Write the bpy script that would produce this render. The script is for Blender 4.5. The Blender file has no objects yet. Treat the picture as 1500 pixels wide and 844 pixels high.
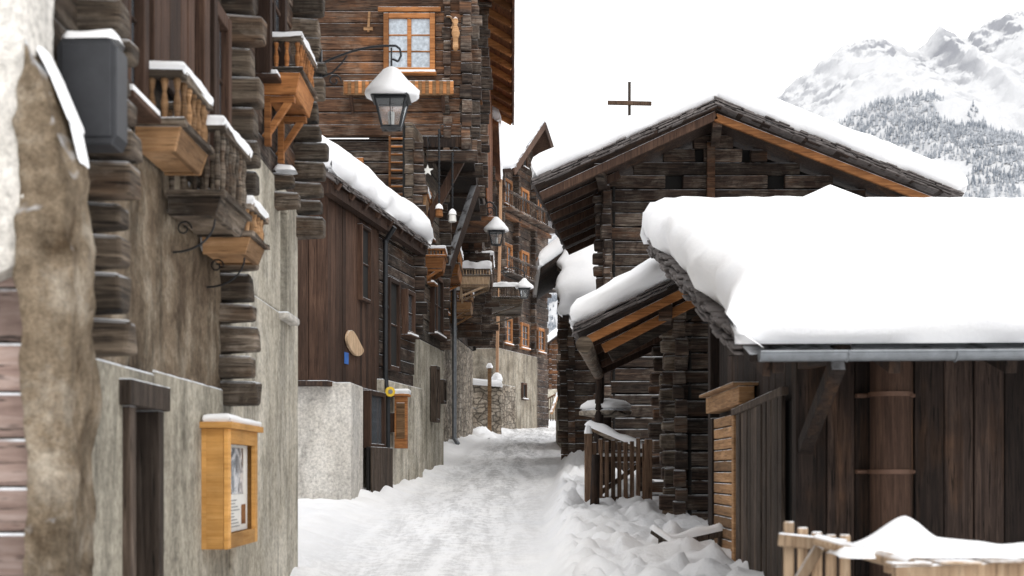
import bpy, math, random, bmesh
from mathutils import Vector, noise
random.seed(11)
R=random.uniform
V=Vector
UP=V((0,0,1))
sc=bpy.context.scene
# ---------------------------------------------------------------- materials
def newmat(name):
    m=bpy.data.materials.new(name); m.use_nodes=True
    nt=m.node_tree; b=nt.nodes['Principled BSDF']
    return m,nt,b
def N(nt,t,**k):
    n=nt.nodes.new(t)
    for a,v in k.items(): setattr(n,a,v)
    return n
def ramp(nt,stops):
    r=N(nt,'ShaderNodeValToRGB'); e=r.color_ramp.elements
    while len(e)<len(stops): e.new(.5)
    for i,(p,c) in enumerate(stops):
        e[i].position=p
        e[i].color=(c,c,c,1) if not hasattr(c,'__len__') else (*c,1)
    return r
def noi(nt,vec,scale,detail=6,rough=.6,dist=0):
    n=N(nt,'ShaderNodeTexNoise'); n.inputs['Scale'].default_value=scale; n.inputs['Detail'].default_value=detail
    n.inputs['Roughness'].default_value=rough; n.inputs['Distortion'].default_value=dist
    nt.links.new(vec,n.inputs['Vector']); return n.outputs['Fac']
def mix(nt,fac,a,b,bt='MIX'):
    n=N(nt,'ShaderNodeMix',data_type='RGBA',blend_type=bt)
    L=nt.links
    for s,v in ((n.inputs[0],fac),(n.inputs[6],a),(n.inputs[7],b)):
        if hasattr(v,'is_output'): L.new(v,s)
        elif hasattr(v,'__len__'): s.default_value=(*v,1)
        else: s.default_value=v
    return n.outputs[2]
def math_(nt,op,a,b=None,c=None):
    n=N(nt,'ShaderNodeMath',operation=op)
    for i,v in enumerate((a,b,c)):
        if v is None: continue
        if hasattr(v,'is_output'): nt.links.new(v,n.inputs[i])
        else: n.inputs[i].default_value=v
    return n.outputs[0]
def maprange(nt,v,a,b,c,d):
    n=N(nt,'ShaderNodeMapRange'); nt.links.new(v,n.inputs[0])
    for i,x in enumerate((a,b,c,d)): n.inputs[i+1].default_value=x
    return n.outputs[0]
def frost(nt,col,geo,amt=.55):
    sep=N(nt,'ShaderNodeSeparateXYZ'); nt.links.new(geo.outputs['Normal'],sep.inputs[0])
    nz=maprange(nt,sep.outputs[2],.3,.7,0,1)
    f=noi(nt,geo.outputs['Position'],5,5)
    f=maprange(nt,f,1-amt-.1,1-amt+.08,0,1)
    return mix(nt,math_(nt,'MULTIPLY',nz,f),col,(.82,.85,.89))
def wood(name,dk,md,lt,vert=False,patch=None,pamt=.5,amt=.55,rough=.8,gr=1.,bump=.6,streak=1.,weather=0,k=.82):
    dk,md,lt=[tuple(q*k for q in c) for c in (dk,md,lt)]
    m,nt,b=newmat(name); L=nt.links
    g=N(nt,'ShaderNodeNewGeometry'); at=N(nt,'ShaderNodeAttribute',attribute_name='rnd')
    sv=(17*gr,17*gr,.9) if vert else (.9,.9,17*gr)
    vm=N(nt,'ShaderNodeVectorMath',operation='MULTIPLY'); L.new(g.outputs['Position'],vm.inputs[0]); vm.inputs[1].default_value=sv
    cx=N(nt,'ShaderNodeCombineXYZ')
    o=math_(nt,'MULTIPLY',at.outputs['Fac'],37.)
    for i in range(3): L.new(o,cx.inputs[i])
    va=N(nt,'ShaderNodeVectorMath',operation='ADD'); L.new(vm.outputs[0],va.inputs[0]); L.new(cx.outputs[0],va.inputs[1])
    n1=noi(nt,va.outputs[0],1.6,10,.72,.6)
    r=ramp(nt,[(.3,dk),(.5,md),(.68,lt)]); L.new(n1,r.inputs[0]); col=r.outputs[0]
    if patch:
        n2=noi(nt,va.outputs[0],.33,4,.6,.3)
        n3=noi(nt,g.outputs['Position'],1.1,4,.6)
        f=maprange(nt,math_(nt,'MULTIPLY',n2,n3),.2+.1*(1-pamt),.36+.1*(1-pamt),0,.85)
        col=mix(nt,f,col,mix(nt,1.,patch,maprange(nt,n1,.35,.65,.4,1.4),'MULTIPLY'))
    if weather:
        n5=noi(nt,g.outputs['Position'],2.3,7,.7,.5); n6=noi(nt,va.outputs[0],2.6,8,.75)
        f=math_(nt,'MULTIPLY',maprange(nt,n5,.46,.62,0,weather),maprange(nt,n6,.42,.6,0,1))
        col=mix(nt,f,col,(.25,.21,.17))
    n4=noi(nt,va.outputs[0],4.5,4,.6,.2)
    cr=maprange(nt,n4,.34,.44,.2,1)
    col=mix(nt,streak,col,mix(nt,1.,col,cr,'MULTIPLY'))
    br=maprange(nt,at.outputs['Fac'],0,1,.5,1.5)
    col=mix(nt,1.,col,br,'MULTIPLY')
    gr2=noi(nt,g.outputs['Position'],.9,6,.65)
    col=mix(nt,1.,col,maprange(nt,gr2,.3,.7,.6,1.4),'MULTIPLY')
    if amt>0: col=frost(nt,col,g,amt)
    L.new(col,b.inputs['Base Color']); b.inputs['Roughness'].default_value=rough
    b.inputs['Specular IOR Level'].default_value=.25
    bp=N(nt,'ShaderNodeBump'); bp.inputs['Strength'].default_value=bump; bp.inputs['Distance'].default_value=.03
    L.new(math_(nt,'ADD',n1,math_(nt,'MULTIPLY',cr,.5)),bp.inputs['Height']); L.new(bp.outputs[0],b.inputs['Normal'])
    return m
def plaster(name,c1,c2,c3,sc_=1.,bump=.5,stones=0,stain=.6):
    m,nt,b=newmat(name); L=nt.links
    g=N(nt,'ShaderNodeNewGeometry'); P=g.outputs['Position']
    n1=noi(nt,P,1.3*sc_,8,.7,.4); r=ramp(nt,[(.32,c1),(.5,c2),(.66,c3)]); L.new(n1,r.inputs[0]); col=r.outputs[0]
    vm=N(nt,'ShaderNodeVectorMath',operation='MULTIPLY'); L.new(P,vm.inputs[0]); vm.inputs[1].default_value=(4,4,.8)
    st=noi(nt,vm.outputs[0],1,7,.68); col=mix(nt,1.,col,maprange(nt,st,.34,.56,stain,1.06),'MULTIPLY')
    n2=noi(nt,P,26*sc_,6,.7); n3=noi(nt,P,7*sc_,6,.65)
    col=mix(nt,1.,col,maprange(nt,n2,.3,.6,.62,1.14),'MULTIPLY')
    col=mix(nt,1.,col,maprange(nt,n3,.32,.5,.74,1.04),'MULTIPLY')
    hgt=math_(nt,'ADD',math_(nt,'MULTIPLY',n2,.5),n3)
    if stones:
        wv=N(nt,'ShaderNodeVectorMath',operation='MULTIPLY'); L.new(P,wv.inputs[0]); wv.inputs[1].default_value=(1,1,1.7)
        wa=N(nt,'ShaderNodeTexNoise'); wa.inputs['Scale'].default_value=3; L.new(wv.outputs[0],wa.inputs['Vector'])
        wd=N(nt,'ShaderNodeVectorMath',operation='MULTIPLY_ADD'); L.new(wa.outputs['Color'],wd.inputs[0]); wd.inputs[1].default_value=(.25,.25,.25); L.new(wv.outputs[0],wd.inputs[2])
        vo=N(nt,'ShaderNodeTexVoronoi',feature='DISTANCE_TO_EDGE'); vo.inputs['Scale'].default_value=stones; L.new(wd.outputs[0],vo.inputs['Vector'])
        e=maprange(nt,vo.outputs[0],.0,.12,0,1)
        v2=N(nt,'ShaderNodeTexVoronoi'); v2.inputs['Scale'].default_value=stones; L.new(wd.outputs[0],v2.inputs['Vector'])
        bw=N(nt,'ShaderNodeRGBToBW'); L.new(v2.outputs['Color'],bw.inputs[0])
        col=mix(nt,1.,col,maprange(nt,bw.outputs[0],.2,.8,.65,1.2),'MULTIPLY')
        col=mix(nt,1.,col,maprange(nt,e,0,1,.6,1.1),'MULTIPLY')
        hgt=math_(nt,'ADD',hgt,math_(nt,'MULTIPLY',e,1.3))
    col=frost(nt,col,g,.6)
    L.new(col,b.inputs['Base Color']); b.inputs['Roughness'].default_value=.92; b.inputs['Specular IOR Level'].default_value=.15
    bp=N(nt,'ShaderNodeBump'); bp.inputs['Strength'].default_value=bump; bp.inputs['Distance'].default_value=.035
    L.new(hgt,bp.inputs['Height']); L.new(bp.outputs[0],b.inputs['Normal'])
    return m
def plain(name,c,rough=.5,metal=0,nz=.2):
    m,nt,b=newmat(name); L=nt.links
    g=N(nt,'ShaderNodeNewGeometry'); n=noi(nt,g.outputs['Position'],14,6,.65)
    col=mix(nt,1.,c,maprange(nt,n,.3,.7,1-nz,1+nz),'MULTIPLY')
    L.new(col,b.inputs['Base Color']); b.inputs['Roughness'].default_value=rough; b.inputs['Metallic'].default_value=metal
    return m
M={}
M['log']=wood('dark_log_wood',(.012,.008,.007),(.048,.031,.023),(.14,.092,.065),patch=(.14,.065,.03),pamt=.3,weather=.7)
M['logw']=wood('warm_log_wood',(.02,.011,.007),(.076,.037,.020),(.165,.085,.047),patch=(.25,.105,.04),pamt=.45,weather=.35)
M['logg']=wood('grey_log_wood',(.025,.018,.013),(.085,.064,.046),(.24,.19,.14),patch=(.10,.055,.03),pamt=.5,weather=.9)
M['logm']=plaster('mottled_old_render',(.075,.05,.033),(.21,.16,.11),(.40,.34,.26),sc_=1.7,bump=.9,stain=.35)
M['brd']=wood('brown_boards',(.03,.016,.011),(.070,.038,.025),(.115,.067,.045),vert=True,bump=.3,streak=.6)
M['brdd']=wood('dark_boards',(.012,.008,.007),(.034,.022,.017),(.075,.05,.038),vert=True,bump=.5,patch=(.09,.045,.022),pamt=.2)
M['brdg']=wood('grey_boards',(.03,.021,.016),(.078,.056,.042),(.16,.125,.1),vert=True,bump=.5)
M['gate']=wood('brown_fence_wood',(.08,.045,.028),(.18,.11,.07),(.29,.19,.13),vert=True,bump=.4)
M['tan']=wood('tan_wood',(.16,.085,.038),(.34,.19,.09),(.5,.31,.17),bump=.3,streak=.6)
M['org']=wood('orange_wood',(.15,.055,.018),(.33,.135,.045),(.47,.215,.08),bump=.25,streak=.6)
M['honey']=wood('honey_larch',(.42,.2,.05),(.56,.29,.085),(.66,.37,.13),bump=.12,streak=.2,amt=.2)
M['pale']=wood('pale_fence_wood',(.27,.17,.10),(.43,.3,.19),(.58,.44,.3),vert=True,bump=.3,streak=.5)
M['red']=wood('reddish_boards',(.08,.028,.012),(.17,.062,.024),(.27,.11,.045),bump=.25)
M['pink']=wood('weathered_door_boards',(.2,.13,.11),(.36,.26,.22),(.5,.4,.36),bump=.25,gr=.5)
M['pla']=plaster('rough_grey_plaster',(.30,.27,.215),(.43,.395,.32),(.56,.52,.44),bump=1.1,stain=.5)
M['plw']=plaster('light_plaster',(.5,.47,.42),(.61,.58,.53),(.69,.665,.62),bump=.7,stain=.7)
M['plb']=plaster('beige_plaster',(.36,.325,.26),(.49,.45,.37),(.61,.57,.49),bump=.6,stain=.5)
M['plr']=plaster('dirty_plaster',(.2,.17,.13),(.33,.29,.23),(.46,.42,.35),bump=.8,stain=.5)
M['pst']=plaster('weathered_pillar_stone',(.10,.068,.04),(.29,.225,.155),(.50,.43,.34),sc_=3.,bump=1.,stain=.42)
M['stn']=plaster('rubble_stone',(.22,.18,.14),(.36,.31,.25),(.52,.47,.4),bump=1.,stones=4)
M['slate']=plain('stone_slate',(.12,.105,.10),.8,0,.5)
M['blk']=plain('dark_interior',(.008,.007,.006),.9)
M['iron']=plain('wrought_iron',(.03,.032,.035),.45,.6)
M['rust']=plain('rusty_iron',(.13,.07,.045),.6,.3)
M['zinc']=plain('zinc_gutter',(.2,.215,.23),.4,.7)
M['copper']=plain('tan_downpipe',(.34,.19,.1),.5,.1)
M['pane']=plain('window_glass',(.07,.08,.09),.08,0,.3)
M['panel']=plain('curtained_glass',(.36,.40,.44),.25,0,.35)
M['blue']=plain('blue_plaque',(.05,.16,.5),.4)
M['yel']=plain('yellow_enamel',(.75,.5,.03),.4)
M['paper']=plain('white_paper',(.75,.74,.7),.7,0,.05)
M['ink']=plain('printed_text',(.2,.2,.2),.7,0,.3)
M['lampbody']=plain('dark_lamp_housing',(.03,.032,.037),.5,.2)
m,nt,b=newmat('lantern_glass'); b.inputs['Base Color'].default_value=(.75,.78,.8,1); b.inputs['Roughness'].default_value=.15; b.inputs['Transmission Weight'].default_value=.85; b.inputs['IOR'].default_value=1.1; M['glass']=m
m,nt,b=newmat('poster_picture'); g=N(nt,'ShaderNodeNewGeometry')
n1=noi(nt,g.outputs['Position'],9,6,.6,1.); r=ramp(nt,[(.35,(.05,.06,.07)),(.48,(.3,.33,.36)),(.56,(.75,.76,.78)),(.7,(.28,.2,.14))]); nt.links.new(n1,r.inputs[0]); nt.links.new(r.outputs[0],b.inputs['Base Color']); b.inputs['Roughness'].default_value=.2; M['poster']=m
def snowmat(name,street=False):
    m,nt,b=newmat(name); L=nt.links
    g=N(nt,'ShaderNodeNewGeometry'); P=g.outputs['Position']
    n1=noi(nt,P,2.,6,.6); n2=noi(nt,P,38,5,.7); n3=noi(nt,P,9,5,.65)
    col=mix(nt,maprange(nt,n1,.3,.7,0,1),(.89,.90,.92),(.93,.932,.935))
    hgt=math_(nt,'ADD',math_(nt,'MULTIPLY',n2,.4),math_(nt,'MULTIPLY',n3,.5))
    bs,bd=.4,.03
    if street:
        vm=N(nt,'ShaderNodeVectorMath',operation='MULTIPLY'); L.new(P,vm.inputs[0]); vm.inputs[1].default_value=(2.8,.28,1)
        s=noi(nt,vm.outputs[0],1.2,8,.74,.3); s2=noi(nt,P,8,8,.8)
        f=maprange(nt,math_(nt,'MULTIPLY',s,s2),.205,.31,0,.85)
        sp=N(nt,'ShaderNodeSeparateXYZ'); L.new(P,sp.inputs[0])
        # packed-snow wear follows the middle of the lane
        cx=math_(nt,'SUBTRACT',sp.outputs[0],math_(nt,'MULTIPLY_ADD',sp.outputs[1],.045,-1.45))
        w=maprange(nt,math_(nt,'ABSOLUTE',cx),.45,1.3,1,0)
        yy=maprange(nt,sp.outputs[1],10,36,.45,1.)
        far=maprange(nt,sp.outputs[1],60,110,1,0)
        f=math_(nt,'MULTIPLY',math_(nt,'MULTIPLY',math_(nt,'MULTIPLY',f,w),yy),far)
        col=mix(nt,f,col,(.28,.28,.285)); bs=.6
    L.new(col,b.inputs['Base Color']); b.inputs['Roughness'].default_value=.75; b.inputs['Specular IOR Level'].default_value=.2
    bp=N(nt,'ShaderNodeBump'); bp.inputs['Strength'].default_value=bs; bp.inputs['Distance'].default_value=bd
    L.new(hgt,bp.inputs['Height']); L.new(bp.outputs[0],b.inputs['Normal'])
    return m
M['snow']=snowmat('snow'); M['street']=snowmat('packed_snow',True)
# ---------------------------------------------------------------- mesh builder
class MB:
    def __init__(s): s.v=[];s.f=[];s.m=[];s.r=[];s.s=[]
    def add(s,vs,fs,m,r=None,sm=False):
        k=len(s.v); s.v+= [tuple(x) for x in vs]; r=random.random() if r is None else r
        for f in fs: s.f.append([k+i for i in f]); s.m.append(m); s.r.append(r); s.s.append(sm)
    def box3(s,o,a,b,c,m,r=None,j=None):
        o,a,b,c=map(V,(o,a,b,c))
        vs=[o,o+a,o+a+b,o+b,o+c,o+a+c,o+a+b+c,o+b+c]
        if j is None: j=.007 if m in('log','logg') else .003 if m=='logw' else 0
        if j: vs=[p+V((R(-j,j),R(-j,j),R(-j,j)*.7)) for p in vs]
        s.add(vs,[(0,3,2,1),(4,5,6,7),(0,1,5,4),(1,2,6,5),(2,3,7,6),(3,0,4,7)],m,r)
    def bx(s,x0,x1,y0,y1,z0,z1,m,r=None):
        s.box3((x0,y0,z0),(x1-x0,0,0),(0,y1-y0,0),(0,0,z1-z0),m,r)
    def beam(s,p,q,w,h,m,r=None,up=(0,0,1)):
        p,q=V(p),V(q); d=q-p; sd=d.cross(V(up))
        if sd.length<1e-5: sd=d.cross(V((0,1,0)))
        sd.normalize(); u2=sd.cross(d).normalized()
        s.box3(p-sd*w/2-u2*h/2,d,sd*w,u2*h,m,r)
    def cyl(s,p,q,r1,r2,m,n=12,r=None):
        p,q=V(p),V(q); d=(q-p).normalized(); a=d.orthogonal().normalized(); b=d.cross(a)
        vs=[]
        for c,rr in ((p,r1),(q,r2)):
            for i in range(n):
                t=2*math.pi*i/n; vs.append(c+(a*math.cos(t)+b*math.sin(t))*rr)
        r=random.random() if r is None else r
        s.add(vs,[(i,(i+1)%n,n+(i+1)%n,n+i) for i in range(n)],m,r,True)
        s.add(vs[:n],[tuple(range(n))],m,r); s.add(vs[n:],[tuple(range(n))],m,r)
    def tube(s,path,r,m,n=6):
        for a,b in zip(path[:-1],path[1:]): s.cyl(a,b,r,r,m,n)
    def prism(s,pts,ext,m,r=None):
        pts=[V(p) for p in pts]; e=V(ext); n=len(pts)
        s.add(pts+[p+e for p in pts],[tuple(range(n)),tuple(range(n,2*n))]+[(i,(i+1)%n,n+(i+1)%n,n+i) for i in range(n)],m,r)
    def lathe(s,c,prof,m,n=16,wob=0,rot=0):
        c=V(c); vs=[]
        for (r,z) in prof:
            for i in range(n):
                t=2*math.pi*i/n+rot; k=1+wob*noise.noise(V((math.cos(t)*2+c.x*3,math.sin(t)*2,z*6+c.y)))
                vs.append(c+V((math.cos(t)*r*k,math.sin(t)*r*k,z)))
        fs=[]
        for j in range(len(prof)-1):
            for i in range(n): fs.append((j*n+i,j*n+(i+1)%n,(j+1)*n+(i+1)%n,(j+1)*n+i))
        fs.append(tuple(range(n))); fs.append(tuple(range((len(prof)-1)*n,len(prof)*n)))
        s.add(vs,fs,m,None,n>8)
    def build(s,name,parent=None,bevel=0):
        me=bpy.data.meshes.new(name); me.from_pydata(s.v,[],s.f)
        used=[]
        for k in s.m:
            if k not in used: used.append(k)
        for k in used: me.materials.append(M[k])
        me.polygons.foreach_set('material_index',[used.index(k) for k in s.m])
        me.polygons.foreach_set('use_smooth',s.s)
        at=me.attributes.new('rnd','FLOAT','FACE'); at.data.foreach_set('value',s.r)
        bm=bmesh.new(); bm.from_mesh(me); bmesh.ops.recalc_face_normals(bm,faces=bm.faces); bm.to_mesh(me); bm.free()
        ob=bpy.data.objects.new(name,me); sc.collection.objects.link(ob)
        if parent: ob.parent=parent
        if bevel:
            md=ob.modifiers.new('bevel','BEVEL'); md.width=bevel; md.segments=2 if bevel>=.018 else 1; md.limit_method='ANGLE'; md.angle_limit=math.radians(50)
        return ob
def empty(name):
    e=bpy.data.objects.new(name,None); e.empty_display_size=.3; sc.collection.objects.link(e); return e
# ---------------------------------------------------------------- snow slabs
def snow(name,parent,p00,p10,p11,p01,t,closed=(1,1,1,1),step=.22,amp=.18,ej=.05,fr=1.3):
    p00,p10,p11,p01=map(V,(p00,p10,p11,p01))
    lu=((p10-p00).length+(p11-p01).length)/2; lv=((p01-p00).length+(p11-p10).length)/2
    rings=[(.05,0),(-.02,.12),(-.06,.36),(-.055,.62),(-.01,.82),(.08,.93),(.2,.985),(.34,1.)]
    def lst(L,c0,c1):
        k=min(t/.35,L/.8)
        a=[(d*k,h,1) for d,h in rings] if c0 else [(0,1,0)]
        b=[(L-d*k,h,1) for d,h in reversed(rings)] if c1 else [(L,1,0)]
        s0=a[-1][0]; s1=b[0][0]; n=max(1,int((s1-s0)/step))
        return a+[(s0+(s1-s0)*i/n,1,0) for i in range(1,n)]+b
    S=lst(lu,closed[0],closed[1]); T=lst(lv,closed[2],closed[3])
    vs=[]
    for (tv,ht,rt) in T:
        for (su,hs,rs) in S:
            a=su/lu; b=tv/lv
            p=p00*(1-a)*(1-b)+p10*a*(1-b)+p11*a*b+p01*(1-a)*b
            h=min(ht,hs); q=p*fr
            nn=noise.noise(q)*.7+noise.noise(q*2.7+V((5,1,2)))*.3
            n2=noise.noise(q*6)*.03+noise.noise(q*14)*.012
            if rs: p=p+(p10-p00).normalized()*((noise.noise(q*1.5+V((9,0,h*1.2)))*ej+noise.noise(p*11+V((0,0,h*4)))*.014)*(t/.3))*(1 if h>0 else 0)
            if rt: p=p+(p01-p00).normalized()*((noise.noise(q*1.5+V((0,9,h*1.2)))*ej+noise.noise(p*11+V((0,0,h*4)))*.014)*(t/.3))*(1 if h>0 else 0)
            vs.append((p.x,p.y,p.z+.004+t*h*(1+amp*nn+n2)-(.02 if h==0 else 0)))
    ns=len(S); fs=[(j*ns+i,j*ns+i+1,(j+1)*ns+i+1,(j+1)*ns+i) for j in range(len(T)-1) for i in range(ns-1)]
    me=bpy.data.meshes.new(name); me.from_pydata(vs,[],fs); me.materials.append(M['snow'])
    me.polygons.foreach_set('use_smooth',[True]*len(fs))
    bm=bmesh.new(); bm.from_mesh(me); bmesh.ops.recalc_face_normals(bm,faces=bm.faces)
    bm.to_mesh(me); bm.free()
    ob=bpy.data.objects.new(name,me); sc.collection.objects.link(ob); ob.parent=parent
    return ob
def snowrail(name,parent,a,b,w,t,prof=None,seg=24):
    a,b=V(a),V(b); d=(b-a); dn=d.normalized(); sd=dn.cross(UP).normalized(); vs=[]; K=9
    for i in range(seg+1):
        s=i/seg; c=a.lerp(b,s); h=t*(prof(s) if prof else 1)*(1+.35*noise.noise(c*6)); e=min(1,min(s,1-s)*seg/2+.02); e=math.sqrt(e); ww=w*(1+.2*noise.noise(c*5+V((3,3,3))))
        for k in range(K):
            an=math.pi*k/(K-1); vs.append(c+sd*(math.cos(an)*ww/2*(.6+.4*e))+UP*(h*e*math.sin(an)**.8 -.004))
    fs=[(i*K+k,i*K+k+1,(i+1)*K+k+1,(i+1)*K+k) for i in range(seg) for k in range(K-1)]
    me=bpy.data.meshes.new(name); me.from_pydata(vs,[],fs); me.materials.append(M['snow']); me.polygons.foreach_set('use_smooth',[True]*len(fs))
    ob=bpy.data.objects.new(name,me); sc.collection.objects.link(ob); ob.parent=parent
# ---------------------------------------------------------------- walls
def logwall(mb,a,b,z0,z1,m,h=.2,th=.14,ea=0,eb=0,ops=(),clip=None,jit=.02):
    a=V((a[0],a[1],0)); b=V((b[0],b[1],0)); L=(b-a).length; d=(b-a)/L; n=V((d.y,-d.x,0))
    z=z0
    while z<z1-.02:
        hh=min(h*R(.84,1.16),z1-z); s0,s1=0,L
        if clip:
            s0,s1=clip(z+hh*.6)
            s0=max(0,s0); s1=min(L,s1)
            if s1-s0<.1: z+=hh; continue
        A=s0-(R(.6,1.)*ea if (s0==0) else 0); B=s1+(R(.6,1.)*eb if (s1==L) else 0)
        segs=[(A,B)]
        for (o0,o1,oz0,oz1) in ops:
            if z+hh*.5>oz0 and z+hh*.5<oz1:
                ns=[]
                for (p,q) in segs:
                    if o0>p and o1<q: ns+=[(p,o0),(o1,q)]
                    else: ns.append((p,q))
                segs=ns
        j=R(-jit,jit)
        for (p,q) in segs:
            if q-p>5.5:
                c=p+(q-p)*R(.35,.65); parts=[(p,c-.006),(c+.006,q)]
            else: parts=[(p,q)]
            for (p2,q2) in parts:
                j2=j+R(-.006,.006)
                mb.box3(a+d*p2+n*(j2-th)+UP*z,d*(q2-p2),n*th,UP*(hh-R(.008,.024)),m)
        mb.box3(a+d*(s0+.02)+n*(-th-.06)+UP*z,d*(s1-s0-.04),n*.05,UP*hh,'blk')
        z+=hh
def logends(mb,x,y,z0,z1,dirv,ln,m,w=.16,h=.2):
    """stack of projecting timber ends, each hewn a little differently"""
    d=V((*dirv,0)).normalized(); sd=V((d.y,-d.x,0)); z=z0
    while z<z1-.03:
        hh=min(h*R(.78,1.22),z1-z); l=ln*R(.72,1.1); ww=w*R(.82,1.12); o=R(-.02,.02); t=R(.006,.022)
        p=V((x,y,z))-sd*(ww/2-o)-d*.1; a=d*(l+.1); e=R(-.02,.02)
        q=[p,p+a*1+sd*t+UP*t,p+a+sd*(ww-t)+UP*t+d*e,p+sd*ww]
        hz=UP*(hh-.012)
        q2=[p+hz,p+a+sd*t+hz-UP*t+d*e,p+a+sd*(ww-t)+hz-UP*t,p+sd*ww+hz]
        mb.add(q+q2,[(0,3,2,1),(4,5,6,7),(0,1,5,4),(1,2,6,5),(2,3,7,6),(3,0,4,7)],m)
        z+=hh
def boards(mb,a,b,z0,z1,m,w=.16,th=.03,jit=.008,gap=.006):
    a=V((a[0],a[1],0)); b=V((b[0],b[1],0)); L=(b-a).length; d=(b-a)/L; n=V((d.y,-d.x,0)); s=0
    f0=z0 if callable(z0) else (lambda q:z0); f1=z1 if callable(z1) else (lambda q:z1)
    mb.box3(a+n*-.06+UP*min(f0(0),f0(L)),d*L,n*.04,UP*(min(f1(0),f1(L))-min(f0(0),f0(L))),'blk')
    while s<L-.01:
        ww=min(w*R(.75,1.25),L-s); j=R(0,jit)
        e=s+ww-gap
        o=a+d*s+n*j
        za,zb,ya,yb=f1(s),f1(e),f0(s),f0(e)
        k=[o+UP*ya,o+d*(e-s)+UP*yb,o+d*(e-s)+UP*zb,o+UP*za]
        mb.prism(k,n*th,m); s+=ww
def window(mb,c,t,w,h,fr='org',gl='pane',nx=2,ny=3,fw=.07,sill=True,off=.02):
    c=V(c); t=V((t[0],t[1],0)).normalized(); n=V((t.y,-t.x,0))
    def lb(s0,s1,z0,z1,d0,d1,m): mb.box3(c+t*s0+UP*z0+n*(d0+off),t*(s1-s0),UP*(z1-z0),n*(d1-d0),m)
    W,H=w/2,h/2
    lb(-W,W,-H,H,-.05,.008,gl)
    lb(-W-fw,-W,-H-fw,H+fw,-.05,.06,fr); lb(W,W+fw,-H-fw,H+fw,-.05,.06,fr)
    lb(-W,W,H,H+fw,-.05,.057,fr); lb(-W,W,-H-fw,-H,-.05,.057,fr)
    mw=min(.03,w*.06)
    for i in range(1,nx):
        q=-W+w*i/nx; k=mw*1.2; lb(q-k,q+k,-H,H,.0,.03,fr)
    for i in range(1,ny):
        q=-H+h*i/ny; lb(-W,W,q-mw*.5,q+mw*.5,.0,.024,fr)
    if sill:
        lb(-W-fw*1.3,W+fw*1.3,-H-fw-.035,-H-fw-.002,-.05,.12,fr)
        lb(-W-fw*1.1,W+fw*1.1,-H-fw-.001,-H-fw+.03,.062,.112,'snow')
def slates(mb,a,b,inw,m='slate',n=30,layers=2,sz=.3):
    a,b,inw=V(a),V(b),V(inw).normalized(); d=(b-a)/n; dn=d.normalized()
    for l in range(layers):
        for i in range(n):
            if R(0,1)<.06: continue
            o=a+d*(i+R(-.1,.1))-inw*R(0,.07)+UP*(-.012-l*.032+R(-.008,.01))
            mb.box3(o-dn*.05,dn*(d.length+R(.0,.12)),inw*sz,UP*R(.014,.026),m)
def roofslab(mb,pts,th,m): mb.prism(pts,(0,0,-th),m)
# ---------------------------------------------------------------- ground
def interp(y,tab):
    if y<=tab[0][0]: return tab[0][1]
    for (a,b),(c,d) in zip(tab[:-1],tab[1:]):
        if y<=c: return b+(d-b)*(y-a)/(c-a)
    return tab[-1][1]
REDGE=[(0,.45),(10,.25),(12,.3),(16,.36),(21,.5),(26,.85),(30,1.05),(42,1.7),(60,2.4),(80,2.6)]
LEDGE=[(0,-1.85),(12,-1.85),(13,-2.2),(18.4,-2.2),(23,-1.65),(26.2,-1.3),(27,-1.7),(34,-1.7),(42,-1.2),(47,-.45),(55,1.2),(80,1.2)]
def ss(t): t=max(0,min(1,t)); return t*t*(3-2*t)
def base(y):
    if y<-20: return -1.3
    if y<62: return .065*y
    return min(5.2,4.03+.04*(y-62))
def gz(x,y):
    z=base(y)
    if -15<x<15 and 2<y<110:
        p=V((x,y,0)); re=interp(y,REDGE)+.14*noise.noise(V((y*.9,3,0))); le=interp(y,LEDGE)
        k=ss((x-re)/.3)
        lump=abs(noise.noise(p*2.3))*.24+abs(noise.noise(p*5.5))*.15+abs(noise.noise(p*11))*.05+noise.noise(p*19)*.02
        fade=1-ss((x-re-1.2)/1.3)
        z+=k*(.07+(.06+lump)*(.3+.7*fade))*(1 if y<40 else .5)
        z+=ss((le+.55-x)/.6)*(.07+.1*abs(noise.noise(p*2)))*(1.4 if y>12.3 else .8)
        z+=.010*noise.noise(V((x*1.6,y*.5,1)))+.010*noise.noise(p*5)+.008*noise.noise(p*12)
        cx=x-(.045*y-1.45)
        z-=.028*math.exp(-((abs(cx)-.55)/.2)**2)*(1-k)*(1+noise.noise(V((x*4,y*.7,0))))
    return z
xs=[-4000,-1500,-500,-150,-60,-30,-15,-10,-7]+[-5+i*.1 for i in range(25)]+[-2.5+i*.06 for i in range(100)]+[3.55,3.7,3.9,4.2,4.6,5,6,7.5,10,15,30,60,150,500,1500,4000]
ys=[-3000,-600,-100,-30,-10,-4,0,3,5,7,9]+[10+i*.07 for i in range(185)]+[23+i*.2 for i in range(90)]+[41+i*.6 for i in range(50)]+[75,85,100,130,200,400,900,2000,4500,9000]
vs=[(x,y,gz(x,y)) for y in ys for x in xs]; nx=len(xs)
fs=[(j*nx+i,j*nx+i+1,(j+1)*nx+i+1,(j+1)*nx+i) for j in range(len(ys)-1) for i in range(nx-1)]
me=bpy.data.meshes.new('snowy_ground'); me.from_pydata(vs,[],fs); me.materials.append(M['street']); me.polygons.foreach_set('use_smooth',[True]*len(fs))
ob=bpy.data.objects.new('snowy_ground',me); sc.collection.objects.link(ob)

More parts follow.
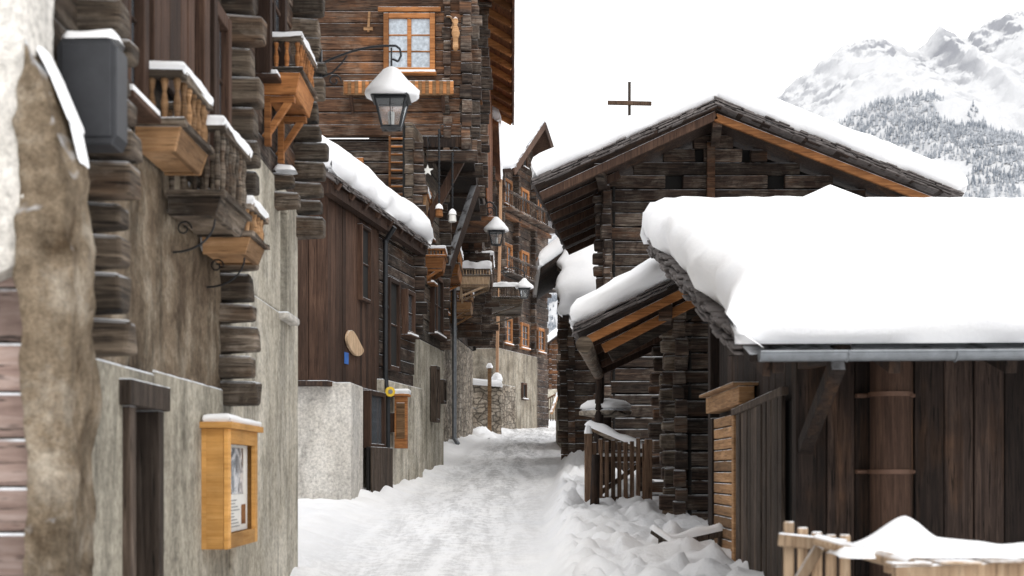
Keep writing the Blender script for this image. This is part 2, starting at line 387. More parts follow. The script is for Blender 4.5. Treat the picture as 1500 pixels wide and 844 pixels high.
# ================================================================ LEFT: house A
A=empty('log_chalet')
mb=MB()
mb.bx(-2.5,-1.9,5.35,6.69,-.2,2.22,'pla'); mb.bx(-2.5,-1.9,7.28,9.18,-.2,2.24,'pla'); mb.bx(-2.5,-1.903,6.69,7.28,2.1,2.22,'pla')
mb.bx(-2.5,-1.88,9.18,12.0,-.2,2.99,'plb'); mb.bx(-2.5,-1.882,9.18,11.1,2.99,4.05,'plb'); mb.bx(-2.5,-1.882,11.5,12.0,2.99,4.05,'plb')
mb.bx(-2.5,-1.884,11.1,11.5,3.86,4.05,'plb'); mb.bx(-2.5,-2.05,11.1,11.5,2.99,3.86,'pane')
mb.bx(-1.9,-1.8,11.02,11.58,2.93,2.99,'plw')
mb.build('masonry_walls',A,.012)
mb=MB()
mb.bx(-2.1,-1.86,6.66,6.76,.3,2.02,'brdg'); mb.bx(-2.1,-1.86,7.2,7.3,.3,2.02,'brdg'); mb.bx(-2.1,-1.84,6.6,7.36,2.02,2.15,'brdg')
boards(mb,(-2.06,6.76),(-2.06,7.2),.3,2.02,'brd',.12)
mb.build('door',A,.006)
def roughen(ob,amp,res):
    bm=bmesh.new(); bm.from_mesh(ob.data); bmesh.ops.triangulate(bm,faces=bm.faces)
    for _ in range(8):
        ee=[q for q in bm.edges if q.calc_length()>res]
        if not ee: break
        bmesh.ops.subdivide_edges(bm,edges=ee,cuts=1); bmesh.ops.triangulate(bm,faces=bm.faces)
    for v in bm.verts:
        o=V((0,0,0))
        for f_,a_ in ((4,1.),(9,.5),(21,.3)):
            p=v.co*f_; o+=V((noise.noise(p),noise.noise(p+V((7,0,0))),noise.noise(p+V((0,7,0)))))*amp*a_
        v.co+=o
    for f in bm.faces: f.smooth=True
    bm.to_mesh(ob.data); bm.free(); return ob
mb=MB()
mb.bx(-2.2,-1.915,5.45,9.0,2.215,3.43,'logm')
roughen(mb.build('mottled_wall',A),.012,.09)
mb=MB()
logwall(mb,(-1.9,5.45),(-1.9,9.1),3.42,7.0,'logg',h=.21)
logwall(mb,(-1.9,9.1),(-1.9,12.1),4.05,7.0,'log',h=.21)
logwall(mb,(-5.5,5.45),(-1.95,5.45),3.3,7.0,'logg',h=.21)
logwall(mb,(-1.95,12.1),(-5.5,12.1),.3,7.0,'logg',h=.21)
logends(mb,-1.9,6.05,2.2,7,(1,0),.23,'logg',w=.2,h=.17)
logends(mb,-1.9,9.05,2.13,7,(1,0),.245,'logg',w=.2,h=.18)
logends(mb,-1.9,12.0,3.74,7,(1,0),.255,'logg',w=.2,h=.18)
logends(mb,-1.9,10.9,3.78,4.1,(1,0),.2,'logg',w=.18,h=.17)
mb.build('log_walls',A,.018)
snowrail('snow_ledge',A,(-1.9,10.9,4.09),(-1.72,10.9,4.09),.2,.06,None,10)
mb=MB()
for y0,y1,z0,z1 in ((8.3,8.75,3.5,4.5),(6.35,6.75,3.55,4.6),(10.2,10.9,4.75,5.6)):
    window(mb,(-1.88,(y0+y1)/2,(z0+z1)/2),(0,1),y1-y0-.12,z1-z0,'brd','pane',2,3,.09)
boards(mb,(-1.87,7.0),(-1.87,7.9),3.75,5,'brd',.15)
mb.bx(-1.9,-1.8,8.0,8.14,3.45,6,'brd')
mb.build('windows',A,.005)
mb=MB()
roofslab(mb,[(-.95,5,6.9),(-.95,12.8,6.9),(-4,12.8,8.4),(-4,5,8.4)],.12,'brdd')
roofslab(mb,[(-7,5,6.9),(-7,12.8,6.9),(-4,12.8,8.4),(-4,5,8.4)],.12,'brdd')
mb.build('roof',A)
snow('roof_snow',A,(-.95,5,6.9),(-.95,12.8,6.9),(-4,12.8,8.4),(-4,5,8.4),.35,(1,1,1,0),step=.5)
snow('roof_snow',A,(-7,5,6.9),(-7,12.8,6.9),(-4,12.8,8.4),(-4,5,8.4),.35,(1,1,1,0),step=.5)
def scroll(c,ax,r0,turns,sgn=1,start=0):
    n=int(turns*10); return [V(c)+V((ax[0]*math.cos(start+sgn*i/10*2*math.pi),ax[1]*math.cos(start+sgn*i/10*2*math.pi),math.sin(start+sgn*i/10*2*math.pi)))*(r0*(1-.75*i/n)) for i in range(n+1)]
def planter(name,y0,y1,xo,zb,zt,m1='tan',m2='logg',iron=False,xi=-1.88,brk=0,boxh=.2,st=.045):
    e=empty(name); mb=MB()
    bh=boxh; tp=.035
    mb.prism([(xi,y0+.02,zb),(xo-tp,y0+.02,zb),(xo,y0,zb+bh),(xi,y0,zb+bh)],(0,.03,0),m1)
    mb.prism([(xi,y1-.02,zb),(xo-tp,y1-.02,zb),(xo,y1,zb+bh),(xi,y1,zb+bh)],(0,-.03,0),m1)
    mb.prism([(xo-tp,y0+.05,zb),(xo-tp,y1-.05,zb),(xo,y1-.03,zb+bh),(xo,y0+.03,zb+bh)],(-.03,0,0),m1)
    mb.bx(xi,xo-.06,y0+.06,y1-.06,zb+.01,zb+.05,m1)
    mb.bx(xi,xo+.025,y0-.025,y0+.04,zb+bh+.002,zb+bh+.035,m2); mb.bx(xi,xo+.025,y1-.04,y1+.025,zb+bh+.002,zb+bh+.035,m2)
    mb.bx(xo-.04,xo+.024,y0+.042,y1-.042,zb+bh+.003,zb+bh+.034,m2)
    if zt-(zb+bh)>.12:
        mb.bx(xi,xo+.02,y0-.02,y0+.04,zt-.04,zt,m2); mb.bx(xo-.04,xo+.019,y0+.042,y1-.042,zt-.039,zt-.001,m2); mb.bx(xi,xo+.02,y1-.04,y1+.02,zt-.04,zt,m2)
        nb=max(3,int((xo-xi)/.07))
        for i in range(nb+1):
            x=xi+.02+(xo-xi-.04)*i/nb
            for yy in (y0+.01,y1-.01):
                mb.lathe((x,yy,zb+bh+.03),[(.012,0),(.02,(zt-zb-bh)*.3),(.01,(zt-zb-bh)*.5),(.02,(zt-zb-bh)*.7),(.012,zt-zb-bh-.06)],m1,8)
        nb=max(4,int((y1-y0)/.09))
        for i in range(1,nb):
            y=y0+(y1-y0)*i/nb; mb.lathe((xo-.01,y,zb+bh+.03),[(.012,0),(.02,(zt-zb-bh)*.3),(.01,(zt-zb-bh)*.5),(.02,(zt-zb-bh)*.7),(.012,zt-zb-bh-.06)],m1,8)
    if brk:
        for yy in (y0+.08,y1-.08):
            mb.beam((xi,yy,zb-brk),(xo-.08,yy,zb-.02),.05,.05,m1); mb.bx(xi,xi+.05,yy-.03,yy+.03,zb-brk-.06,zb,m1); mb.bx(xi,xo-.05,yy-.029,yy+.029,zb-.055,zb-.003,m1)
    if iron:
        for yy in (y0+.04,):
            pts=[V((xi+.02,yy,zb-.2))]
            for i in range(9):
                t=i/8*math.pi*.5; pts.append(V((xi+.02+(xo-xi-.06)*math.sin(t),yy,zb-.2+.18*(1-math.cos(t)))))
            mb.tube(pts,.006,'iron')
            mb.tube(scroll((xi+.08,yy,zb-.07),(1,0),.045,1.3),.005,'iron',5)
    mb.build('woodwork',e,.004)
    snow('snow_cap',e,(xi,y0-.02,zt),(xo+.02,y0-.02,zt),(xo+.02,y0+.045,zt),(xi,y0+.045,zt),st,step=.05,amp=.6,ej=.1,fr=4)
    snow('snow_cap',e,(xo-.045,y0+.05,zt),(xo+.02,y0+.05,zt),(xo+.02,y1+.01,zt),(xo-.045,y1+.01,zt),st,step=.06,amp=.6,ej=.1,fr=4)
    snow('snow_fill',e,(xi,y0+.05,zb+bh-.06),(xo-.05,y0+.05,zb+bh-.06),(xo-.05,y1-.05,zb+bh-.06),(xi,y1-.05,zb+bh-.06),.1,step=.08)
    return e
planter('balcony_planter',6.8,7.42,-1.65,3.3,3.7,'tan','logg',boxh=.12,st=.035)
planter('balcony_planter',7.45,8.2,-1.59,3.1,3.6,'logg','logg',iron=True,boxh=.1,st=.035)
planter('balcony_planter',8.28,8.78,-1.59,3.02,3.33,'tan','logg',iron=True,boxh=.1,st=.035)
planter('balcony_planter',10.3,11.05,-1.6,4.55,4.98,'org','logg',brk=.32,boxh=.16,st=.03)
# notice case
e=empty('notice_case'); mb=MB()
y0,y1,z0,z1,xo=8.35,9.32,1.22,1.96,-1.765
mb.bx(-1.9,-1.87,y0,y1,z0,z1,'honey'); mb.bx(-1.87,xo,y0,y0+.045,z0,z1,'honey'); mb.bx(-1.87,xo,y1-.045,y1,z0,z1,'honey')
mb.bx(-1.87,xo,y0+.045,y1-.045,z0,z0+.05,'honey'); mb.bx(-1.87,xo,y0+.045,y1-.045,z1-.05,z1,'honey')
mb.bx(-1.9,xo+.06,y0-.05,y1+.05,z1+.002,z1+.04,'honey')
f=xo+.003
mb.bx(f,f+.025,y0,y0+.09,z0,z1,'honey'); mb.bx(f,f+.025,y1-.09,y1,z0,z1,'honey'); mb.bx(f,f+.024,y0+.09,y1-.09,z0,z0+.09,'honey'); mb.bx(f,f+.024,y0+.09,y1-.09,z1-.09,z1,'honey')
mb.bx(-1.80,-1.79,y0+.09,y1-.09,z0+.09,z1-.09,'paper')
mb.bx(-1.789,-1.787,y0+.11,y1-.24,z0+.33,z1-.11,'poster')
for i in range(9):
    mb.bx(-1.789,-1.7875,y0+.13,y0+.13+R(.3,.5),z0+.12+i*.021,z0+.126+i*.021,'ink')
mb.bx(-1.789,-1.7872,y1-.3,y1-.16,z0+.13,z0+.26,'org')
mb.build('case',e,.004)
snow('snow_cap',e,(-1.88,y0-.03,z1+.04),(xo+.04,y0-.03,z1+.04),(xo+.04,y1+.04,z1+.04),(-1.88,y1+.04,z1+.04),.045,step=.08,amp=.5)
# near stone arch wall
e=empty('stone_arch_wall')
def rough_front(pts,y0,y1,m,name,parent,amp=.02,res=.07):
    mb=MB(); mb.prism([(x,y0,z) for x,z in pts],(0,y1-y0,0),m); return roughen(mb.build(name,parent),amp,res)
S_=-.115
def sh(pts): return [(x+S_,z) for x,z in pts]
rough_front(sh([(-1.53,-.2),(-1.54,1.2),(-1.515,1.8),(-1.53,2.5),(-1.54,2.8),(-1.57,3.0),(-1.64,3.2),(-1.69,3.3),(-1.73,3.0),(-1.71,2.7),(-1.725,2.45),(-1.70,2.2),(-1.685,1.7),(-1.69,-.2)]),5.05,5.38,'pst','stone_pillar',e,.03,.035)
rough_front(sh([(-1.72,2.47),(-1.70,2.7),(-1.72,3.0),(-1.685,3.3),(-1.675,4.6),(-4,4.6),(-4,2.4),(-1.9,2.4)]),5.06,5.38,'plw','plaster_wall',e,.018,.08)
mb=MB()
z=.1
while z<2.5:
    h=R(.16,.22); mb.bx(-3.0,-1.79,5.2,5.26,z,z+h-.008,'pink'); z+=h
mb.build('plank_door',e,.01)
snowrail('snow_cap',e,(-1.69+S_,5.27,3.31),(-1.63+S_,5.27,3.19),.2,.03); snowrail('snow_cap',e,(-1.64+S_,5.27,3.21),(-1.56+S_,5.27,3.02),.2,.03); snowrail('snow_cap',e,(-1.57+S_,5.27,3.04),(-1.535+S_,5.27,2.88),.16,.025)
# dark wall lamp
e=empty('wall_lamp'); mb=MB()
o_=-.11
mb.prism([(x+o_,5.56,z) for x,z in ((-1.735,3.03),(-1.52,3.03),(-1.5,3.07),(-1.5,3.43),(-1.53,3.47),(-1.72,3.47),(-1.745,3.43),(-1.745,3.07))],(0,.16,0),'lampbody')
mb.prism([(x+o_,5.553,z) for x,z in ((-1.725,3.06),(-1.52,3.06),(-1.52,3.44),(-1.725,3.44))],(0,.01,0),'lampbody')
mb.bx(-2.05,-1.85,5.6,5.66,3.2,3.28,'iron')
mb.build('housing',e,.02)
snowrail('snow_cap',e,(-1.735+o_,5.64,3.466),(-1.505+o_,5.64,3.466),.17,.055,None,16)
# ---------------------------------------------------------------- street lanterns
def lantern(mb,c,s=1.):
    x,y,z=c
    ph=math.pi/4
    def ring(r,zz): return [V((x+math.cos(ph+i*math.pi/2)*r*s,y+math.sin(ph+i*math.pi/2)*r*s,zz)) for i in range(4)]
    t=ring(.23,z-.01); b_=ring(.135,z-.30*s)
    for i in range(4):
        mb.beam(t[i],b_[i],.016*s,.016*s,'iron'); mb.beam(t[i],t[(i+1)%4],.02*s,.02*s,'iron'); mb.beam(b_[i],b_[(i+1)%4],.022*s,.022*s,'iron')
        m1=(t[i]+t[(i+1)%4])/2; m2=(b_[i]+b_[(i+1)%4])/2; mb.beam(m1,m2,.009*s,.009*s,'iron')
    ti=ring(.222,z-.015); bi=ring(.128,z-.295*s)
    mb.add(ti+bi,[(i,(i+1)%4,4+(i+1)%4,4+i) for i in range(4)],'glass')
    mb.lathe((x,y,z),[(.29*s,0),(.27*s,.02*s),(.1*s,.14*s),(.04*s,.2*s)],'iron',4,0,ph)
    mb.lathe((x,y,z-.3*s),[(.03*s,-.03*s),(.12*s,0),(.12*s,.01*s)],'iron',8)
    mb.cyl((x,y,z-.28*s),(x,y,z-.13*s),.03*s,.035*s,'paper',8)
    mb.lathe((x,y,z+.015),[(.265*s,.0),(.285*s,.03*s),(.265*s,.08*s),(.2*s,.16*s),(.12*s,.25*s),(.07*s,.31*s),(.03*s,.335*s)],'snow',18,.25)
    mb.cyl((x,y,z+.3*s),(x,y,z+.42*s),.012*s,.012*s,'iron',6)
e=empty('street_lamp'); mb=MB()
LX,LY=-1.06,12.0
lantern(mb,(LX,LY,4.96),.82)
pts=[V((-1.68,LY,5.28))]
for i in range(1,15):
    t=i/14; pts.append(V((-1.68+.66*t,LY,5.28+.13*t+.06*math.sin(t*math.pi*.85))))
pts+=[V((-.985,LY,5.41)),V((-.975,LY,5.35)),V((-1.0,LY,5.30)),V((-1.05,LY,5.32))]
mb.tube(pts,.010,'iron'); mb.tube([V((-1.68,LY,5.16)),V((-1.58,LY,5.2)),V((-1.5,LY,5.28)),V((-1.45,LY,5.35))],.008,'iron')
mb.tube(scroll((-1.56,LY,5.13),(1,0),.06,1.2,1),.007,'iron',5); mb.bx(-1.69,-1.67,LY-.03,LY+.03,5.08,5.4,'iron')
mb.tube([V((LX,LY,5.42)),V((LX,LY,5.2))],.008,'iron')
mb.build('lamp',e)
def far_lamp(x,y,z,xw,s=.95):
    e=empty('street_lamp'); mb=MB(); lantern(mb,(x,y,z),s)
    pts=[V((xw,y,z+.55*s))]+[V((xw+(x-xw)*t,y,z+.55*s+.14*math.sin(t*math.pi))) for t in (.15,.3,.45,.6,.75,.9,1)]+[V((x,y,z+.35*s))]
    mb.tube(pts,.018,'iron'); mb.tube(scroll((xw+.15,y,z+.45),(1,0),.11,1.1),.013,'iron',5)
    mb.build('lamp',e)
far_lamp(-.345,30,6.95,-.64,.95)
far_lamp(.38,42,7.3,-.35,.95)

# ================================================================ house B (boarded, low roof)
B=empty('boarded_barn')
def Bx(y): return -2.52+.181*(y-18.3)
mb=MB()
mb.prism([(-5,18.42,.8),(-2.17,18.42,.8),(-2.12,19.45,.8),(-2.6,19.5,.8),(-5,19.5,.8)],(0,0,2.1),'plw')
mb.prism([(-2.35,19.45,.8),(Bx(20.75)+.1,20.75,.8),(Bx(20.75)-1,20.75,.8),(-4,19.45,.8)],(0,0,2.05),'plb')
mb.prism([(Bx(20.8)+.12,20.7,.8),(Bx(23.2)+.12,23.2,.8),(Bx(23)-1.6,23.2,.8),(Bx(21)-1.6,20.7,.8)],(0,0,2.3),'plb')
mb.build('plaster_base',B,.02)
mb=MB()
boards(mb,(-5,18.3),(-2.52,18.3),2.9,lambda s:min(5.6+(2.48-s)*.55,7.2),'brd',.17)
boards(mb,(-2.52,18.3),(Bx(20.85),20.85),2.9,5.42,'brd',.17)
mb.bx(-2.6,-2.46,18.24,18.33,2.88,5.4,'brd')
logwall(mb,(Bx(20.85)-.01,20.9),(Bx(23.1),23.1),2.95,5.4,'log',h=.18)
mb.prism([(-5,18.22,2.84),(-2.46,18.22,2.84),(Bx(23)+.08,23,2.84),(Bx(23)-.3,23,2.84),(-2.8,18.5,2.84),(-5,18.5,2.84)],(0,0,.07),'brdd')
mb.build('wooden_walls',B,.006)
mb=MB()
t=(.181,1)
window(mb,(Bx(19.95)+.03,19.95,4.72),t,.42,1.0,'brd','blk',1,2,.05,False)
window(mb,(Bx(21.5)+.03,21.5,4.0),t,.5,1.3,'brd','blk',1,2,.07,False)
window(mb,(Bx(22.5)+.03,22.5,4.3),t,.4,.6,'brd','pane',1,2,.07)
window(mb,(Bx(20.1)+.15,20.1,2.45),t,.7,.7,'brd','pane',1,1,.07,False)
mb.build('windows',B,.005)
mb=MB()
boards(mb,(Bx(19.6)+.25,19.6),(Bx(20.7)+.25,20.7),1.3,2.05,'brdg',.12); mb.build('wooden_shutter',B,.005)
e0=V((-2.33,17.85,5.55)); e1=V((-1.42,23.15,5.55)); up_=V((-2.6,.47,1.75))
mb=MB()
roofslab(mb,[e0,e1,e1+up_,e0+up_],.06,'brdd')
slates(mb,e0+UP*.02,e1+UP*.02,up_,n=34,layers=3)
slates(mb,e0+UP*.02,e0+up_+UP*.02,(0,1,0),n=16,layers=3)
mb.beam(e0+V((-.1,.05,-.14)),e1+V((-.1,0,-.14)),.12,.14,'brd')
mb.beam(e0+V((-.05,.12,-.12)),e0+up_+V((0,.12,-.12)),.05,.2,'brd')
for i in range(8):
    p=e0.lerp(e1,(i+.3)/8); mb.beam(p+V((.02,0,-.1)),p+up_*.3+V((0,0,-.1)),.08,.1,'brd')
mb.build('roof',B)
snow('roof_snow',B,e0+UP*.03,e1+UP*.03,e1+up_+UP*.03,e0+up_+UP*.03,.44,(1,1,1,0),step=.12,amp=.32,ej=.11,fr=1.3)
def pipe(name,pts,r,m):
    mb=MB(); mb.tube([V(p) for p in pts],r,m,10)
    for p in pts[1:-1]: mb.cyl(V(p)-UP*.02,V(p)+UP*.02,r*1.25,r*1.25,m,10)
    return mb.build(name)
px=Bx(20.85)
pipe('downpipe',[(px+.28,20.7,5.4),(px+.13,20.8,5.2),(px+.13,20.8,4.2),(px+.13,20.8,3.1),(px+.17,20.78,2.8),(px+.17,20.78,1.6),(px+.23,20.65,1.42)],.038,'iron')
mb=MB(); pts=[]
for i in range(28):
    a=i/28*2*math.pi; c_=math.cos(a); s_=.40*c_
    thk=.15*(1-.35*c_)*(1-.25*c_*c_); zz=-thk*math.sin(a)+.10*c_-.05*c_*c_*c_
    pts.append((Bx(19.45)+.181*s_+.05,19.45+s_,3.5-zz))
mb.prism(pts,(.04,-.007,0),'pale'); mb.build('leaf_shaped_sign',None,.004)
mb=MB(); mb.box3((Bx(19.05)+.045,19.05,3.2),(.03,.17,0),(.01,0,0),(0,0,.16),'blue'); mb.build('house_number_plaque')
mb=MB(); mb.cyl((px+.2,20.7,2.9),(px+.22,20.64,2.9),.075,.075,'yel',16); mb.cyl((px+.22,20.642,2.9),(px+.223,20.632,2.9),.035,.035,'ink',16); mb.build('yellow_round_sign')
e=empty('letter_box'); mb=MB(); mb.bx(px+.25,px+.44,21.0,21.25,2.05,2.85,'org'); mb.bx(px+.1,px+.25,21.08,21.18,2.3,2.6,'brd'); mb.bx(px+.21,px+.48,20.95,21.3,2.853,2.89,'org'); mb.bx(px+.28,px+.41,20.99,20.998,2.2,2.75,'tan'); mb.build('box',e,.006)
snow('snow_cap',e,(px+.22,20.96,2.89),(px+.47,20.96,2.89),(px+.47,21.3,2.89),(px+.22,21.3,2.89),.08,step=.08)

# ================================================================ tall chalet C
C=empty('tall_timber_chalet')
mb=MB()
mb.prism([(-1.69,23,1),(-1.31,26.2,1),(-4,26.2,1),(-4,23,1)],(0,0,3.0),'pla')
mb.build('plaster_base',C,.02)
mb=MB()
logwall(mb,(-6,24.2),(-1.72,24.2),4,7.6,'log',h=.2)
logwall(mb,(-1.66,23.1),(-1.3,26.3),4,7.6,'logg',h=.2,ea=.1)
logwall(mb,(-6,24.0),(-.8,24.0),7.6,13.2,'logw',h=.22,ops=[(3.75,4.65,8.72,9.7)],clip=lambda z:(0,5.2 if z<11.4 else 5.2-(z-11.4)/.55))
logwall(mb,(-.78,24.0),(-.62,31.),7.6,11.4,'log',h=.22)
logends(mb,-.8,24.1,7.3,11.3,(0,-1),.3,'log',w=.2,h=.22)
logends(mb,-1.15,24.1,7.3,11.3,(0,-1),.18,'log',w=.16,h=.22)
logends(mb,-.8,24.1,7.3,11.3,(1,0),.26,'log',w=.2,h=.22)
logends(mb,-.72,28,7.5,11.3,(1,0),.3,'log',w=.2,h=.22)
logends(mb,-1.66,23.2,4,7.3,(1,0),.2,'log',w=.2,h=.2)
logends(mb,-1.36,25.9,4,7.3,(1,0),.2,'log',w=.2,h=.2)
mb.build('log_walls',C,.018)
mb=MB()
window(mb,(-1.8,23.97,9.2),(1,0),.72,.86,'org','panel',2,3,.09)
mb.bx(-2.35,-1.25,23.9,23.94,9.75,9.83,'org')
window(mb,(-3.0,24.14,6.9),(1,0),.6,.5,'org','panel',2,2,.08)
window(mb,(-1.55,24.4,6.3),(.11,1),.5,.7,'org','panel',2,2,.08)
window(mb,(-1.42,25.2,4.75),(.11,1),.9,.95,'brd','blk',2,2,.08)
window(mb,(-1.5,24.5,5.3),(.11,1),.3,.35,'org','pane',1,1,.06)
window(mb,(-1.42,24.9,3.1),(.11,1),.3,.9,'brdg','blk',1,1,.06,False)
window(mb,(-1.34,25.8,3.2),(.11,1),.25,.35,'brdg','blk',1,1,.05,False)
window(mb,(-.72,26,9.3),(.02,1),.7,.8,'org','pane',2,3,.08)
window(mb,(-.68,29.4,9.3),(.02,1),.7,.8,'red','pane',2,3,.08)
mb.build('windows',C,.005)
mb=MB()
mb.bx(-2.92,-1.02,23.62,23.96,8.28,8.33,'tan'); mb.bx(-2.92,-1.02,23.6,23.63,8.2,8.45,'tan')
for i in range(16): x=-2.9+i*.122; mb.bx(x,x+.06,23.58,23.6,8.22,8.44,'org')
for x in (-2.8,-2,-1.2): mb.beam((x,23.97,8.0),(x,23.66,8.27),.06,.06,'brd')
mb.bx(-1.75,-.7,23.95,31,7.38,7.58,'brdd')
for y in (24.15,26,28,30): mb.beam((-1.8,y,7.42),(-.55,y,7.42),.2,.22,'log')
mb.beam((-1.62,24.3,5.9),(-.85,24.3,7.35),.14,.16,'brd'); mb.beam((-1.32,26.2,5.3),(-.72,27.2,7.35),.14,.16,'brd'); mb.beam((-1.5,23.9,7.2),(-.6,23.9,7.2),.16,.2,'log')
for x in (-2.15,-1.9): mb.bx(x-.02,x+.02,24.0,24.04,6.5,7.6,'org')
for i in range(8): mb.bx(-2.13,-1.92,24.0,24.035,6.55+i*.14,6.59+i*.14,'org')
roofslab(mb,[(.02,23.2,11.15),(.02,36.5,11.15),(-3.4,36.5,13.1),(-3.4,23.2,13.1)],.12,'red')
roofslab(mb,[(-6.8,23.2,11.15),(-6.8,36.5,11.15),(-3.4,36.5,13.1),(-3.4,23.2,13.1)],.12,'red')
for i in range(14): y=23.4+i*1.; mb.beam((.0,y,10.98),(-.75,y,11.4),.1,.14,'org')
mb.beam((.03,23.2,11.05),(.03,36.5,11.05),.05,.22,'red')
boards(mb,(-.6,31),(-.55,36),7.9,11.3,'red',.2)
mb.build('carpentry',C,.005)
snow('roof_snow',C,(.02,23.2,11.16),(.02,36.5,11.16),(-3.4,36.5,13.11),(-3.4,23.2,13.11),.35,(1,1,1,0),step=.5)
snow('roof_snow',C,(-6.8,23.2,11.16),(-6.8,36.5,11.16),(-3.4,36.5,13.11),(-3.4,23.2,13.11),.35,(1,1,1,0),step=.5)
snow('shelf_snow',C,(-2.9,23.64,8.335),(-1.04,23.64,8.335),(-1.04,23.94,8.335),(-2.9,23.94,8.335),.1,step=.1,amp=.5)
mb=MB(); mb.lathe((-.98,23.7,9.0),[(.03,0),(.05,.05),(.045,.2),(.07,.3),(.05,.4),(.03,.44),(.05,.5),(.035,.56),(.01,.58)],'tan',10,.2); mb.cyl((-.98,23.95,9.2),(-.98,23.7,9.2),.02,.02,'iron',6); mb.build('carved_wooden_figure')
mb=MB(); mb.tube([V((-1.12+.09*math.cos(t),23.93,9.55+.12*math.sin(t))) for t in [i*.35-.9 for i in range(9)]],.018,'tan',6); mb.build('iron_sickle')
mb=MB(); mb.beam((-2.52,23.94,9.4),(-2.5,23.94,9.75),.05,.04,'tan'); mb.beam((-2.6,23.93,9.45),(-2.44,23.93,9.45),.04,.05,'tan'); mb.build('carved_wall_ornament')
mb=MB(); pts=[]
for i in range(10):
    r=.1 if i%2==0 else .04; a=math.pi/2+i*math.pi/5; pts.append((-1.44+r*math.cos(a),23.3,6.83+r*math.sin(a)))
mb.prism(pts,(0,.03,0),'paper'); mb.cyl((-1.44,23.315,6.9),(-1.44,23.315,7.4),.005,.005,'iron',4); mb.beam((-1.44,23.315,7.4),(-1.44,24.1,7.4),.02,.02,'iron'); mb.build('hanging_star')
def hanging(x,y,z0,z1,name,m):
    mb=MB(); z=z1
    while z>z0+.25: mb.cyl((x,y,z),(x,y,z-.06),.026,.014,'iron',6); z-=.075
    mb.cyl((x,y,z1),(x,y,z0+.2),.006,.006,'iron',5)
    mb.lathe((x,y,z0),[(.05,0),(.07,.01),(.06,.12),(.075,.13),(.03,.2),(.01,.22)],m,8); mb.lathe((x,y,z0+.14),[(.07,0),(.06,.05),(.02,.09)],'snow',8)
    mb.tube(scroll((x+.05,y,z1+.05),(1,0),.06,.8),.008,'iron',5); mb.beam((x,y,z1),(x,24,z1+.02),.03,.03,'iron'); mb.build(name)
hanging(-1.25,23.4,6.05,7.55,'hanging_lantern','org'); hanging(-1.03,23.6,6.0,7.2,'hanging_lantern','paper')
planter('balcony_planter',24.2,24.9,-1.2,5.3,5.65,'org','org',xi=-1.55,brk=.2)
planter('balcony_planter',23.3,24.,-1.45,6.2,6.5,'tan','org',xi=-1.7,brk=.15)

# ================================================================ house D
D=empty('timber_house')
mb=MB(); mb.prism([(-1.9,33.5,1.6),(-1.2,42,1.6),(-5,42,1.6),(-5,33.5,1.6)],(0,0,3.8),'stn')
mb.prism([(-1.85,26.25,1.2),(-1.95,33.4,1.2),(-5,33.4,1.2),(-5,26.25,1.2)],(0,0,3.4),'pla'); mb.build('stone_base',D,.03)
mb=MB()
logwall(mb,(-1.87,26.3),(-1.92,33.4),4.6,7.5,'log',h=.22)
logwall(mb,(-3.5,33.4),(-1.9,33.4),5.4,11.2,'log',h=.22,eb=.2)
logwall(mb,(-1.88,33.5),(-1.15,42),5.4,8.0,'log',h=.22,eb=.2,ea=.2)
logwall(mb,(-2.0,36.4),(-.95,36.4),7.6,11.1,'logw',h=.22,eb=.25)
logwall(mb,(-1.0,36.5),(-.7,42),7.6,11.1,'log',h=.22,eb=.2,ea=.2)
logwall(mb,(-1.1,42),(-5,42),5.4,11.1,'log',h=.22)
logends(mb,-1.5,38,5.4,10.9,(1,0),.7,'log',w=.2,h=.22)
logends(mb,-1.25,40.5,5.4,10.9,(1,0),.8,'log',w=.2,h=.22)
mb.build('log_walls',D,.018)
mb=MB()
roofslab(mb,[(-.35,36,10.9),(-.35,43,10.9),(-3,43,12.6),(-3,36,12.6)],.12,'red')
roofslab(mb,[(-.35,33,7.85),(-.35,36,7.85),(-1.8,36,7.95),(-1.8,33,7.95)],.1,'logw')
for y,z,tz in ((34.5,6.2,0),(37,6.4,0),(40,6.4,0),(38.6,9.2,.4),(40.6,9.2,.4)):
    window(mb,(-1.83+.086*(y-33.5)+tz,y,z),(.086,1),.7,.8,'org','panel',2,3,.09)
for y in (34,37,41): mb.beam((-1.7,y,7.5),(-.6,y,7.5),.16,.2,'log')
mb.build('roof_and_windows',D,.005)
snow('roof_snow',D,(-.35,36,10.91),(-.35,43,10.91),(-3,43,12.61),(-3,36,12.61),.4,(1,1,1,0),step=.4)
planter('balcony_planter',35.5,37,-1.05,5.9,6.4,'tan','logw',xi=-1.6,brk=.3,st=.1)
planter('balcony_planter',38.5,41,-.55,7.2,7.8,'logw','logg',xi=-1.2,brk=.3,st=.1)
planter('balcony_planter',31.,33,-1.2,6.2,6.8,'org','logg',xi=-1.9,brk=.3,st=.1)
planter('balcony_planter',34.,35.,-.55,6.35,6.75,'pale','logg',xi=-1.3,brk=.3,st=.16)
planter('balcony_planter',42.6,45.5,.35,6.9,7.45,'logg','logg',xi=-.9,brk=.4,st=.12)
pipe('downpipe',[(-1.5,35.5,7.6),(-1.5,35.5,5.4),(-1.5,35.5,3.6),(-1.5,35.5,2.55),(-1.4,35.4,2.4)],.06,'zinc')
